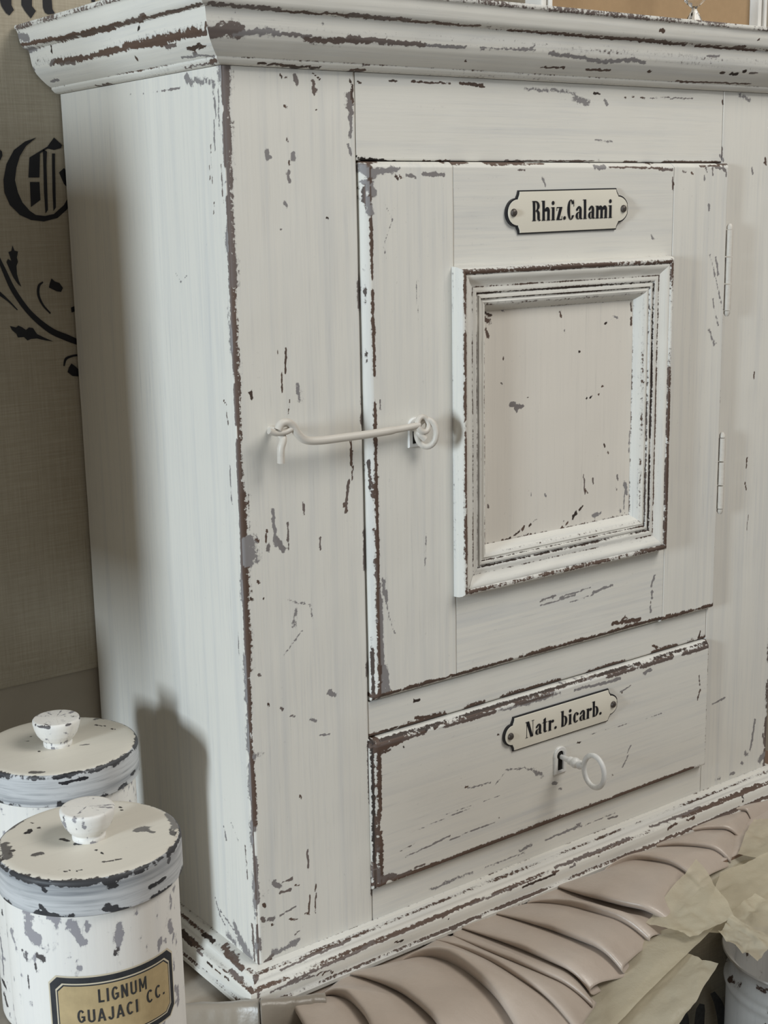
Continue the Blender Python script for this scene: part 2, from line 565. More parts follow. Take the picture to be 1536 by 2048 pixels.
def frange(x0, x1, step, b0, b1):
    f0 = [x0 + b0 * t for t in (0, .12, .35, .65)] if b0 > 0 else [x0]
    f1 = [x1 - b1 * t for t in (.65, .35, .12, 0)] if b1 > 0 else [x1]
    s0 = x0 + b0; s1 = x1 - b1
    n = max(1, int(round((s1 - s0) / step)))
    mid = list(np.linspace(s0, s1, n + 1))
    if b0 == 0: mid = mid[1:]
    if b1 == 0: mid = mid[:-1]
    return np.array(f0 + mid + f1)


def board(name, parent, place, a0, a1, b0, b1, thick, bev, bdep, mat, key=None, edges=(), step=0.001, seed=1, flip=False):
    """dense board: place(a,b,depth) -> world; bev=(l,r,b,t) widths of rounded edges, bdep their depth"""
    A = frange(a0, a1, step, bev[0], bev[1]); B = frange(b0, b1, step, bev[2], bev[3])

    def bd(x, lo, hi, bl, bh):
        d = np.zeros_like(x)
        if bl > 0:
            t = np.clip((x - lo) / bl, 0, 1); d = np.maximum(d, bdep * (.75 * (1 - t) + .25 * (1 - np.sqrt(np.clip(1 - (1 - t) ** 2, 0, 1)))))
        if bh > 0:
            t = np.clip((hi - x) / bh, 0, 1); d = np.maximum(d, bdep * (.75 * (1 - t) + .25 * (1 - np.sqrt(np.clip(1 - (1 - t) ** 2, 0, 1)))))
        return d
    dA = bd(A, a0, a1, bev[0], bev[1]); dB = bd(B, b0, b1, bev[2], bev[3])
    AA, BB = np.meshgrid(A, B, indexing='ij')
    DD = np.maximum(dA[:, None], dB[None, :])
    na, nb = len(A), len(B)
    a, b, d = AA.ravel(), BB.ravel(), DD.ravel()
    warp = (fbm(a * 30, b * 30, seed + 90, 2) - 0.5) * 0.0005 * (1 if thick > .003 else 0)
    pts = np.stack(place(a, b, d + warp), 1)
    wear = np.zeros(len(a)); tone = np.full(len(a), 0.5)
    eval_edges(edges, a, b, a0, a1, b0, b1, wear, tone, seed * 31)
    if key: eval_strokes(key, pts, wear, tone)
    I = np.arange(na * nb).reshape(na, nb)
    q = np.stack([I[:-1, :-1], I[1:, :-1], I[1:, 1:], I[:-1, 1:]], -1).reshape(-1, 4)
    loop = np.concatenate([I[:, 0], I[-1, 1:], I[-2::-1, -1], I[0, -2:0:-1]])
    back = np.stack(place(a[loop], b[loop], np.full(len(loop), thick)), 1)
    n0 = len(pts); m = len(loop)
    skirt = [(int(loop[i]), n0 + i, n0 + (i + 1) % m, int(loop[(i + 1) % m])) for i in range(m)]
    faces = q.tolist() + skirt + [tuple(n0 + i for i in range(m))[::-1]]
    faces = [tuple(x) for x in faces]
    if flip:
        faces = [tuple(reversed(x)) for x in faces]
    o = add_mesh(name, np.vstack([pts, back]), faces, mat, parent, True,
                 np.concatenate([wear, wear[loop]]), np.concatenate([tone, tone[loop]]))
    me = o.data
    sm = np.ones(len(me.polygons), dtype=bool); sm[len(q):] = False
    me.polygons.foreach_set('use_smooth', sm)
    # keep the skirt corner crisp
    ed = set()
    for i in range(m):
        x, y = int(loop[i]), int(loop[(i + 1) % m]); ed.add((min(x, y), max(x, y)))
    sh = np.zeros(len(me.edges), dtype=bool)
    ev = np.zeros(len(me.edges) * 2, dtype=np.int32); me.edges.foreach_get('vertices', ev); ev = ev.reshape(-1, 2); ev.sort(1)
    nv = len(pts) + len(back)
    ids = ev[:, 0].astype(np.int64) * nv + ev[:, 1]
    tgt = np.array([x * nv + y for x, y in ed], dtype=np.int64)
    sh = np.isin(ids, tgt)
    att = me.attributes.new('sharp_edge', 'BOOLEAN', 'EDGE'); att.data.foreach_set('value', sh)
    return o


def front_place(yf):
    return lambda a, b, d: (a, yf + d, b)


def side_place(xf):
    return lambda a, b, d: (xf + d, a, b)


def side_place_r(xf):
    return lambda a, b, d: (xf - d, a, b)


exec_strokes = None
# ---- left stile and rails (front plane)
for pts, w, t in [
    ([(560, 150), (563, 156)], 4, .9), ([(590, 150), (594, 165)], 9, .45), ([(568, 157), (575, 154)], 4, .6), ([(625, 146), (640, 158)], 4, .9),
    ([(627, 166), (629, 186)], 11, .55), ([(570, 211), (572, 215)], 6, .7), ([(632, 220), (633, 221)], 4, .9), ([(574, 278), (575, 284)], 4, .5),
    ([(535, 305), (537, 316)], 13, .3), ([(586, 310), (588, 318)], 13, .25), ([(579, 322), (580, 328)], 5, .6), ([(577, 345), (578, 362)], 9, .35),
    ([(571, 405), (573, 412)], 8, .25), ([(654, 435), (656, 437)], 4, .95), ([(563, 458), (562, 459)], 4, .4),
    ([(701, 160), (704, 180), (705, 205)], 5, .9), ([(697, 190), (702, 225)], 17, .42), ([(700, 230), (703, 255), (701, 275)], 8, .35), ([(697, 290), (702, 310)], 6, .3),
    ([(572, 695), (571, 745)], 4, .85), ([(564, 745), (563, 783)], 4, .85), ([(595, 770), (600, 800)], 14, .12), ([(556, 700), (557, 710)], 3, .8),
    ([(500, 785), (503, 795)], 7, .9), ([(578, 800), (577, 826)], 3, .7),
    ([(545, 1020), (552, 1090)], 9, .3), ([(553, 1075), (566, 1100)], 10, .35), ([(533, 1060), (532, 1083)], 6, .7), ([(575, 1045), (577, 1100)], 4, .5),
    ([(606, 1005), (608, 1030)], 4, .5), ([(640, 1075), (641, 1100)], 5, .5), ([(512, 1080), (516, 1083)], 5, .9), ([(536, 1090), (538, 1100)], 9, .4),
    ([(700, 870), (703, 930)], 5, .7), ([(698, 960), (690, 1025)], 6, .55), ([(704, 900), (705, 960)], 4, .8), ([(688, 1010), (692, 1022)], 7, .6),
    ([(575, 1200), (620, 1210), (625, 1235)], 5, .1), ([(590, 1220), (588, 1255)], 10, .12), ([(568, 1310), (605, 1260)], 4, .08),
    ([(514, 1163), (520, 1166)], 7, .85), ([(500, 1195), (506, 1200)], 5, .9), ([(527, 1197), (527, 1199)], 3, .95),
    ([(660, 1386), (670, 1390)], 9, .3), ([(655, 1385), (662, 1380)], 7, .3), ([(535, 1408), (537, 1412)], 6, .85), ([(562, 1415), (566, 1418)], 5, .5),
    ([(600, 1592), (603, 1596)], 5, .6), ([(517, 1350), (520, 1352)], 5, .5), ([(580, 1432), (590, 1432)], 4, .4),
    ([(548, 1765), (560, 1775)], 11, .35), ([(565, 1765), (585, 1757)], 5, .5), ([(560, 1785), (580, 1780)], 6, .5), ([(590, 1770), (597, 1771)], 4, .8),
    ([(615, 1700), (617, 1735)], 4, .5), ([(620, 1790), (617, 1828), (610, 1828)], 4, .6), ([(632, 1768), (630, 1826)], 3, .6), ([(527, 1810), (530, 1812)], 6, .8),
    ([(523, 1838), (528, 1842)], 7, .5), ([(536, 1840), (548, 1836)], 8, .4), ([(544, 1848), (546, 1850)], 5, .7), ([(560, 1832), (592, 1812)], 4, .4),
    ([(578, 1838), (596, 1838)], 4, .7), ([(590, 1868), (600, 1860)], 4, .5), ([(545, 1905), (575, 1895), (597, 1880)], 13, .3), ([(530, 1925), (545, 1908)], 10, .5),
    ([(525, 1935), (540, 1920)], 8, .9), ([(620, 1440), (632, 1443)], 6, .3), ([(640, 1470), (660, 1468)], 4, .2),
    # top rail
    ([(716, 163), (722, 165)], 4, .9), ([(780, 161), (792, 163)], 4, .9), ([(823, 163), (900, 167)], 4, .85), ([(920, 166), (965, 170)], 5, .8), ([(940, 170), (968, 174)], 4, .9),
    ([(1050, 178), (1120, 182), (1150, 188)], 9, .1), ([(1150, 195), (1175, 205)], 17, .08), ([(1188, 186), (1200, 190)], 5, .95), ([(1210, 203), (1214, 208)], 7, .3),
    ([(1250, 194), (1252, 195)], 4, .6), ([(1265, 194), (1268, 195)], 4, .6), ([(1280, 195), (1290, 196)], 4, .6), ([(1300, 195), (1385, 198)], 3, .4),
    ([(1190, 281), (1225, 283)], 5, .1), ([(714, 312), (716, 315)], 4, 1.0), ([(718, 316), (738, 319), (765, 322)], 7, 1.0), ([(745, 320), (800, 324)], 4, .95),  # black strokes paint the shaded gap above the door's left corner
    ([(800, 325), (900, 322)], 3, .6), ([(1010, 322), (1200, 321)], 2.5, .5), ([(1440, 312), (1446, 320)], 6, .2),
    # right stile
    ([(1530, 315), (1532, 330)], 5, .6), ([(1528, 325), (1531, 327)], 5, .8), ([(1504, 335), (1506, 348)], 4, .3), ([(1478, 190), (1500, 200)], 10, .12), ([(1445, 200), (1446, 208)], 5, .8),
    ([(1508, 745), (1507, 758)], 4, .8), ([(1494, 915), (1493, 935)], 3, .7), ([(1490, 965), (1492, 980)], 3, .8), ([(1496, 1030), (1494, 1060)], 2.5, .7),
    ([(1510, 1440), (1500, 1500)], 6, .2), ([(1520, 1520), (1535, 1500)], 14, .3), ([(1490, 1506), (1495, 1510)], 9, .1), ([(1482, 1525), (1486, 1527)], 5, .3),
    ([(1460, 1550), (1470, 1545)], 5, .3), ([(1430, 1560), (1440, 1556)], 7, .1), ([(1526, 1470), (1530, 1490)], 6, .5), ([(1425, 1408), (1450, 1395)], 4, .2),
    # middle and bottom rails
    ([(828, 1401), (838, 1400)], 6, .95), ([(845, 1445), (790, 1456), (760, 1466)], 6, .9), ([(830, 1436), (880, 1430)], 6, .85), ([(940, 1420), (880, 1437)], 4, .9),
    ([(1000, 1394), (1060, 1380)], 5, .85), ([(1220, 1330), (1225, 1325)], 3, .7), ([(1305, 1290), (1315, 1294)], 4, .8), ([(1400, 1262), (1397, 1278)], 4, .9),
    ([(890, 1765), (945, 1745)], 9, .12), ([(860, 1780), (900, 1765)], 7, .1), ([(1040, 1702), (1062, 1690)], 9, .1), ([(1130, 1665), (1160, 1650)], 9, .1),
    ([(970, 1735), (1050, 1705)], 5, .12), ([(1090, 1680), (1135, 1662)], 4, .15), ([(1160, 1655), (1230, 1625)], 4, .1), ([(1215, 1637), (1235, 1632)], 5, .4),
]:
    S('front', pts, w * 0.75, t, 1.0)
# ---- side
for pts, w, t in [
    ([(372, 155), (385, 168)], 14, .15), ([(392, 158), (405, 166)], 12, .15), ([(410, 160), (430, 165)], 12, .12), ([(425, 170), (432, 230)], 9, .12), ([(436, 180), (438, 260)], 6, .1),
    ([(428, 240), (430, 300)], 5, .2), ([(421, 290), (424, 370)], 3, .5), ([(443, 330), (447, 420)], 3, .5), ([(418, 330), (420, 360)], 2.5, .7), ([(428, 405), (427, 430)], 3, .5),
    ([(352, 545), (362, 565), (375, 550)], 3, .02), ([(455, 600), (458, 660)], 4, .3), ([(457, 640), (459, 700)], 3, .6), ([(448, 800), (452, 808)], 4, .8), ([(452, 820), (456, 850)], 4, .5),
    ([(460, 930), (464, 1010)], 4, .3), ([(447, 1650), (452, 1680)], 4, .3), ([(430, 1795), (440, 1830), (450, 1850)], 4, .2), ([(455, 1870), (470, 1885)], 18, .12), ([(480, 1880), (500, 1915)], 26, .18),
    ([(470, 1850), (490, 1900)], 12, .15), ([(505, 1850), (510, 1930)], 8, .5), ([(440, 1820), (475, 1870)], 4, .25), ([(490, 1690), (495, 1760)], 4, .5), ([(460, 1640), (480, 1690)], 4, .12),
    ([(427, 200), (429, 215)], 3, .4), ([(475, 1260), (480, 1330)], 3, .35), ([(330, 180), (300, 184)], 2.5, .3), ([(360, 176), (260, 190)], 2.0, .35),
]:
    S('side', pts, w * 0.75, t, 1.0)
# ---- door face
for pts, w, t in [
    ([(732, 335), (745, 350)], 20, .3), ([(735, 345), (790, 340)], 12, .3), ([(736, 365), (745, 385)], 18, .28), ([(738, 400), (742, 425)], 14, .25), ([(790, 352), (796, 358)], 5, .9), ([(800, 352), (803, 356)], 4, .8),
    ([(815, 350), (832, 355)], 8, .35), ([(845, 348), (888, 349)], 7, .35), ([(770, 340), (800, 339)], 7, .3), ([(766, 400), (785, 440), (768, 490), (772, 515)], 2.5, .05),
    ([(985, 330), (1015, 328)], 3, .8), ([(1030, 329), (1095, 327)], 3.5, .8), ([(1038, 340), (1050, 340)], 4, .5), ([(1190, 335), (1212, 333)], 8, .15), ([(1220, 334), (1325, 336)], 4, .6),
    ([(1320, 340), (1344, 340)], 6, .5), ([(1366, 342), (1372, 344)], 5, .5), ([(1345, 355), (1345, 378)], 4, .5), ([(1085, 355), (1092, 372)], 6, .03), ([(1303, 468), (1307, 480)], 7, .1),
    ([(1383, 345), (1386, 349)], 4, .7), ([(1412, 335), (1414, 345)], 4, .4), ([(1425, 335), (1426, 348)], 4, .4), ([(1409, 352), (1409, 358)], 5, .25), ([(1430, 333), (1448, 338), (1452, 350)], 6, .4),
    ([(1400, 332), (1440, 332)], 3, .8), ([(1418, 410), (1418, 420)], 5, .2), ([(1347, 365), (1346, 380)], 3, .8),
    ([(1420, 510), (1432, 560), (1445, 620)], 5, .04), ([(1432, 515), (1436, 550)], 5, .15), ([(1425, 600), (1436, 650)], 5, .03), ([(1418, 660), (1430, 690)], 9, .03),
    ([(1080, 1212), (1150, 1190)], 4, .2), ([(1082, 1200), (1110, 1192)], 4, .35), ([(1185, 1185), (1225, 1170)], 5, .15), ([(1120, 1195), (1180, 1175)], 3, .2), ([(1140, 1205), (1185, 1190)], 3, .2),
    ([(1308, 1152), (1303, 1170)], 7, .15), ([(1303, 1183), (1305, 1195)], 6, .2), ([(1301, 1215), (1302, 1222)], 6, .2), ([(1301, 1203), (1302, 1205)], 4, .5), ([(1314, 1100), (1312, 1103)], 4, .9),
    ([(772, 1205), (785, 1255), (792, 1270)], 3, .03), ([(768, 1335), (775, 1380)], 14, .3), ([(765, 1370), (768, 1385)], 14, .3), ([(763, 1200), (765, 1330)], 7, .35), ([(765, 1160), (772, 1200)], 9, .2),
    ([(760, 800), (762, 820)], 4, .4), ([(751, 1060), (755, 1100)], 6, .6), ([(752, 1120), (757, 1180)], 6, .55), ([(747, 690), (749, 720)], 5, .7), ([(744, 940), (748, 1000)], 5, .8),
    ([(1240, 1245), (1250, 1232), (1260, 1240)], 4, .6), ([(1225, 1248), (1280, 1238)], 7, .75), ([(1316, 1240), (1340, 1232)], 9, .7), ([(880, 1362), (905, 1350)], 6, .7),
    ([(832, 560), (836, 640)], 3, .02), ([(853, 1060), (850, 1130)], 3, .02),
]:
    S('door', pts, w * 0.75, t, 1.0)
# ---- door panel
for pts, w, t in [
    ([(978, 600), (972, 615)], 6, .95), ([(985, 605), (986, 612)], 5, .9), ([(1004, 605), (1006, 620)], 8, .2), ([(965, 632), (975, 645)], 13, .6), ([(970, 625), (980, 630)], 6, .9), ([(972, 660), (975, 675)], 8, .6),
    ([(968, 685), (970, 690)], 4, .8), ([(1006, 716), (1007, 720)], 4, .6), ([(1002, 766), (1004, 767)], 4, .9), ([(1044, 605), (1045, 608)], 4, .9), ([(1083, 598), (1084, 608)], 5, .6), ([(1093, 597), (1096, 607)], 4, .8), ([(1120, 605), (1128, 602)], 8, .55),
    ([(1119, 622), (1122, 632)], 4, .8), ([(1129, 660), (1130, 665)], 3, .3), ([(1158, 702), (1159, 703)], 4, .95), ([(1190, 598), (1192, 599)], 5, .95), ([(1205, 601), (1206, 602)], 4, .95), ([(1210, 647), (1213, 646)], 5, .95),
    ([(1260, 590), (1264, 590)], 11, .95), ([(1275, 578), (1284, 580)], 8, .95), ([(1262, 605), (1263, 620)], 5, .85), ([(1263, 635), (1263, 650)], 4, .8), ([(1228, 632), (1234, 636)], 5, .15),
    ([(1020, 808), (1030, 806)], 5, .35), ([(1022, 812), (1046, 811)], 7, .4), ([(1030, 820), (1046, 812)], 6, .4), ([(1033, 822), (1036, 818)], 5, .35), ([(1053, 796), (1056, 795)], 4, .8), ([(1174, 796), (1175, 796)], 5, 1.0), ([(1181, 795), (1183, 794)], 5, 1.0),
    ([(1196, 789), (1198, 788)], 3, .7), ([(1203, 773), (1206, 772)], 4, .8), ([(1208, 888), (1210, 894)], 4, .9), ([(1215, 903), (1217, 907)], 3, .8),
    ([(1170, 988), (1167, 950)], 2.5, .5), ([(1186, 957), (1187, 967)], 4, .5), ([(1168, 975), (1175, 985)], 3, .7), ([(1165, 1012), (1158, 1020)], 4, .9), ([(1152, 1025), (1146, 1036)], 7, .95), ([(1135, 1044), (1132, 1048)], 4, .8),
    ([(1127, 1042), (1126, 1044)], 3, .5), ([(1089, 988), (1091, 992)], 6, .12), ([(1068, 1042), (1071, 1040)], 5, .95), ([(1058, 1052), (1061, 1049)], 5, .9), ([(1044, 1060), (1048, 1053)], 6, .7), ([(1036, 1066), (1038, 1064)], 5, .9),
    ([(1028, 1070), (1032, 1068)], 5, .9), ([(1018, 1077), (1020, 1075)], 6, .9), ([(1005, 1080), (1007, 1082)], 5, .7), ([(965, 1093), (980, 1092)], 12, .9), ([(993, 1086), (995, 1094)], 7, .7), ([(966, 1078), (968, 1076)], 5, .8), ([(1055, 1066), (1056, 1069)], 4, .9),
    ([(1060, 1074), (1095, 1068)], 6, .7), ([(1090, 1066), (1100, 1070)], 6, .6), ([(1120, 1060), (1150, 1054)], 7, .8), ([(1125, 1056), (1128, 1060)], 8, .8), ([(1150, 1054), (1200, 1045)], 4, .85), ([(1160, 1052), (1165, 1050)], 7, .7), ([(1187, 1030), (1200, 1026)], 9, .15),
    ([(1250, 965), (1252, 985)], 9, .2), ([(1234, 950), (1236, 960)], 4, .4), ([(1248, 985), (1249, 1025)], 3, .3), ([(1232, 975), (1233, 982)], 4, .5), ([(1240, 1020), (1241, 1024)], 5, .2), ([(966, 1010), (963, 1050)], 5, .3), ([(976, 1010), (977, 1015)], 5, .5),
    ([(962, 620), (961, 640)], 4, .7), ([(1062, 985), (1063, 992)], 4, .1), ([(1260, 860), (1258, 905)], 4, .12),
]:
    S('panel', pts, w * 0.75, t, 1.0)
# ---- drawer face
for pts, w, t in [
    ([(756, 1500), (790, 1485), (802, 1478)], 15, .62), ([(757, 1510), (760, 1500)], 9, .75), ([(765, 1505), (780, 1500)], 9, .6), ([(835, 1465), (860, 1456)], 5, .95), ([(842, 1464), (848, 1462)], 7, .8), ([(868, 1457), (875, 1452)], 5, .85), ([(806, 1494), (809, 1495)], 5, .95),
    ([(1000, 1420), (1060, 1408), (1120, 1385)], 8, .12), ([(1060, 1400), (1110, 1385)], 12, .1), ([(1120, 1375), (1200, 1352)], 8, .12), ([(1290, 1345), (1300, 1340)], 9, .3), ([(1240, 1385), (1262, 1370)], 3, .3), ([(1150, 1380), (1240, 1358)], 6, .15),
    ([(758, 1690), (757, 1700)], 8, .5), ([(756, 1560), (757, 1600)], 5, .8), ([(758, 1620), (757, 1700)], 6, .6), ([(756, 1740), (765, 1765)], 20, .5), ([(760, 1755), (790, 1752)], 14, .5), ([(770, 1760), (820, 1745)], 8, .55),
    ([(800, 1702), (830, 1688)], 3, .4), ([(810, 1715), (900, 1672)], 3, .3), ([(900, 1680), (960, 1655), (990, 1645)], 2.5, .25), ([(830, 1735), (850, 1728)], 3, .5), ([(930, 1575), (935, 1573)], 4, .7), ([(935, 1577), (980, 1565)], 3, .15),
    ([(1010, 1540), (1050, 1536), (1085, 1552)], 5, .1), ([(1062, 1540), (1085, 1552)], 9, .12), ([(1105, 1567), (1112, 1568)], 7, .15), ([(1118, 1578), (1123, 1578)], 5, .1), ([(1225, 1548), (1226, 1549)], 4, .8), ([(1155, 1485), (1162, 1484)], 5, .9),
    ([(1257, 1510), (1245, 1535)], 5, .04), ([(1262, 1490), (1255, 1505)], 4, .04), ([(990, 1570), (1010, 1545)], 3, .05), ([(1398, 1352), (1400, 1370)], 4, .5), ([(1395, 1400), (1400, 1380)], 4, .6), ([(1243, 1385), (1244, 1386)], 3, .8),
    ([(890, 1630), (1000, 1590)], 2.2, .1), ([(820, 1665), (950, 1612)], 2.2, .1), ([(1180, 1470), (1330, 1425)], 2, .05), ([(995, 1468), (998, 1470)], 3, .9), ([(997, 1635), (999, 1636)], 3, .9),
]:
    S('drawer', pts, w * 0.75, t, 1.0)
# ---- cornice
for pts, w, t in [
    ([(420, 65), (450, 58), (480, 62)], 32, .5), ([(470, 68), (530, 62), (560, 68)], 16, .25), ([(560, 68), (620, 72)], 10, .4), ([(610, 78), (660, 82), (740, 84)], 14, .55), ([(700, 76), (800, 86), (850, 90)], 14, .5), ([(850, 90), (930, 96)], 6, .3),
    ([(960, 97), (1040, 98), (1070, 100)], 9, .12), ([(1060, 96), (1068, 94)], 9, .25), ([(1100, 106), (1210, 124), (1265, 118), (1290, 126)], 9, .15),
    ([(415, 8), (500, 14), (560, 22)], 7, .5), ([(560, 22), (700, 30), (850, 44), (960, 52)], 4.5, .62), ([(700, 30), (820, 40)], 7, .5), ([(1016, 60), (1130, 68), (1200, 76), (1300, 82)], 4.5, .75), ([(1250, 78), (1370, 90)], 7, .6), ([(1390, 92), (1510, 100)], 5, .75), ([(1465, 96), (1490, 94)], 7, .6),
    ([(515, 127), (640, 136)], 5, .9), ([(560, 130), (570, 132)], 6, .8), ([(700, 140), (730, 141)], 5, .8), ([(720, 131), (740, 132)], 3, .4), ([(1080, 135), (1130, 136)], 4, .7), ([(1170, 139), (1220, 141)], 4, .8), ([(1350, 162), (1500, 168)], 3, .8),
    ([(1440, 146), (1448, 147)], 5, .9), ([(1460, 148), (1475, 148)], 6, .95), ([(1486, 143), (1492, 143)], 5, .95), ([(1500, 146), (1515, 147)], 4, .5), ([(930, 123), (932, 124)], 4, .8), ([(1296, 143), (1300, 144)], 5, .8), ([(1320, 60), (1330, 63)], 7, .85), ([(1515, 81), (1519, 79)], 5, .85),
    ([(1415, 112), (1440, 112)], 4, .3), ([(645, 40), (646, 48)], 8, .02), ([(470, 22), (471, 26)], 4, .05),
]:
    S('cornf', pts, w * 0.64, t, 1.0)
for pts, w, t in [
    ([(105, 125), (200, 110), (260, 95)], 9, .6), ([(200, 106), (260, 94), (330, 84)], 11, .65), ([(250, 92), (340, 75), (400, 62)], 13, .65), ([(380, 72), (412, 66), (412, 45)], 9, .6), ([(40, 90), (140, 72), (230, 55)], 7, .62), ([(160, 68), (280, 40)], 7, .62),
    ([(260, 45), (290, 30)], 9, .55), ([(280, 38), (350, 22), (405, 8)], 5, .8), ([(340, 22), (400, 12)], 3, .9), ([(32, 50), (60, 43), (100, 36)], 4, .95), ([(90, 38), (110, 33)], 6, .75), ([(110, 32), (190, 16)], 4, .85), ([(170, 20), (210, 10)], 4, .7),
    ([(278, 50), (277, 62)], 6, 1.0), ([(103, 92), (104, 102)], 5, 1.0), ([(272, 115), (274, 120)], 6, .85), ([(60, 136), (68, 139)], 7, .35), ([(48, 99), (60, 102), (72, 98)], 9, .15), ([(40, 60), (55, 75)], 14, .18), ([(100, 163), (118, 160)], 4, .2),
    ([(375, 98), (392, 94), (400, 88)], 7, .9), ([(398, 98), (412, 92)], 4, .9), ([(385, 108), (392, 105)], 5, .4), ([(330, 94), (350, 90)], 6, .5), ([(362, 116), (400, 110), (430, 112)], 4, .3), ([(370, 137), (415, 127)], 3, .5), ([(420, 127), (432, 120)], 8, .6),
    ([(200, 173), (230, 168)], 3, .6), ([(100, 130), (110, 120)], 8, .45), ([(120, 128), (150, 126)], 5, .5),
]:
    S('corns', pts, w * 0.75, t, 1.0)
for pts, w, t in [
    ([(800, 1885), (807, 1880)], 5, .95), ([(790, 1884), (800, 1884)], 4, .9), ([(636, 1949), (640, 1946)], 4, .9), ([(645, 1950), (650, 1944)], 4, .9), ([(662, 1944), (666, 1944)], 4, .9), ([(895, 1837), (897, 1838)], 4, .95), ([(885, 1835), (892, 1830)], 4, .8),
    ([(620, 1985), (680, 1958), (740, 1932)], 8, .62), ([(740, 1932), (830, 1890), (900, 1860)], 6, .62), ([(900, 1858), (960, 1832)], 6, .65), ([(540, 1985), (600, 1960), (660, 1940)], 5, .45), ([(575, 1965), (690, 1915), (750, 1885)], 6, .5), ([(760, 1883), (880, 1830), (960, 1798)], 4, .6),
    ([(940, 1810), (1040, 1768)], 3, .5), ([(1020, 1778), (1030, 1774)], 6, .9), ([(1045, 1775), (1090, 1756), (1110, 1748)], 5, .92), ([(1105, 1745), (1117, 1742)], 5, .8), ([(1140, 1735), (1150, 1730)], 7, .4), ([(1196, 1713), (1198, 1714)], 4, .9),
    ([(1250, 1712), (1270, 1704)], 7, .6), ([(1335, 1658), (1355, 1648)], 8, .62), ([(1375, 1640), (1388, 1637)], 9, .75), ([(1110, 1735), (1200, 1700), (1260, 1675)], 4, .5), ([(1300, 1655), (1400, 1615)], 3.5, .5), ([(1400, 1618), (1470, 1590), (1500, 1575)], 4.5, .7), ([(1480, 1585), (1520, 1568)], 5, .75),
    ([(1485, 1592), (1486, 1597)], 5, 1.0), ([(1485, 1602), (1486, 1604)], 4, 1.0), ([(1250, 1712), (1330, 1680), (1400, 1650)], 5, .65), ([(1430, 1635), (1480, 1615)], 7, .6), ([(1490, 1612), (1536, 1593)], 5, .8), ([(515, 1985), (518, 2000)], 8, .5), ([(510, 1965), (516, 1955)], 7, .55),
    ([(560, 1940), (640, 1905), (700, 1880)], 3, .5), ([(960, 1850), (1100, 1785), (1180, 1745)], 3.5, .6), ([(1200, 1738), (1250, 1715)], 4, .6),
]:
    S('basef', pts, w * 0.62, t, 1.0)
for pts, w, t in [
    ([(404, 1868), (425, 1885)], 4, .95), ([(440, 1895), (465, 1910), (487, 1938)], 8, .6), ([(455, 1908), (480, 1935)], 9, .55), ([(360, 1865), (375, 1880), (385, 1890)], 9, .9), ([(362, 1912), (400, 1940), (450, 1980)], 8, .62), ([(440, 1975), (475, 2000)], 13, .62),
    ([(395, 1900), (405, 1912)], 7, .5), ([(415, 1925), (425, 1932)], 7, .95), ([(430, 1938), (442, 1948)], 3, .95), ([(450, 1953), (458, 1960)], 6, .9), ([(460, 1940), (483, 1960)], 6, .5), ([(455, 1980), (462, 1985)], 5, .9), ([(500, 1975), (508, 1985)], 5, .6), ([(507, 1955), (512, 1965)], 6, .5),
]:
    S('bases', pts, w * 0.6, t, 1.0)

# ------------------------------------------------------------------ the cabinet
cab = thing('apothecary_cabinet', 'distressed white painted wooden cabinet with panelled door and drawer below', 'cabinet')
FP = front_place(0.0)
XSL, XSR, XD0, XD1 = 0.0900, 0.4190, 0.0912, 0.4222
ZD0, ZD1, ZW0, ZW1 = 0.1609, 0.4992, 0.0286, 0.1348
eps = 0.0004
board('stile', cab, FP, 0.0004, XSL - eps, 0, H, 0.02, (.0016, .0004, 0, 0), .0012, PV, 'front',
      [('l', .0036, 1.0, .50, .43, .60), ('l', .0027, 1.0, .60, .30, .45), ('l', .0033, .95, .62, .20, .31), ('l', .0020, .85, .62, .10, .21), ('l', .0018, .6, .45, 0, .12), ('l', .0060, .15, .1), ('r', .0010, .25, .5)], seed=3)
board('stile', cab, FP, XSR + eps, W, 0, H, 0.02, (.0004, .0016, 0, 0), .0012, PV, 'front', [('r', .0035, .8, .55), ('l', .0008, .2, .5)], seed=4)
board('rail', cab, FP, XSL, XSR, ZD1 + .0006, H, 0.02, (0, 0, .0006, 0), .0006, PH, 'front', [('b', .0008, .35, .7)], seed=5)
board('rail', cab, FP, XSL, XSR, ZW1 + .0010, ZD0 - .0010, 0.02, (0, 0, .0008, .0006), .0006, PH, 'front', [('b', .0018, .6, .8)], seed=6)
board('rail', cab, FP, XSL, XSR, 0, ZW0 - .0010, 0.02, (0, 0, 0, .0006), .0006, PH, 'front', [], seed=7)
SP = side_place(0.0)
board('side_panel', cab, SP, 0.0007, D, 0, H, 0.018, (.0003, 0, 0, 0), .0003, PV, 'side', [('l', .0009, .9, .5), ('l', .0022, .35, .12)], step=.0012, seed=8, flip=True)
board('side_panel', cab, side_place_r(W), 0.0014, D, 0, H, 0.018, (.0003, 0, 0, 0), .0003, PV, None, [('l', .0012, .85, .5)], step=.006, seed=9)
v, f = box_vf(0.018, W - .018, D - .012, D, 0, H); add_mesh('back_panel', v, f, RAWWOOD, cab, False)
v, f = box_vf(0.0, W, 0.0, D, H + .001, H + .036); add_mesh('top_board', v, f, PH, cab, False)
v, f = box_vf(0.002, W - .002, 0.002, D, -0.010, -0.0004); add_mesh('bottom_board', v, f, RAWWOOD, cab, False)
v, f = box_vf(XSL + .001, XSR - .001, 0.021, 0.03, 0.002, H - .002); add_mesh('dark_gap_backing', v, f, DARK, cab, False)  # near-black sheet stands in for the shade behind door and drawer gaps


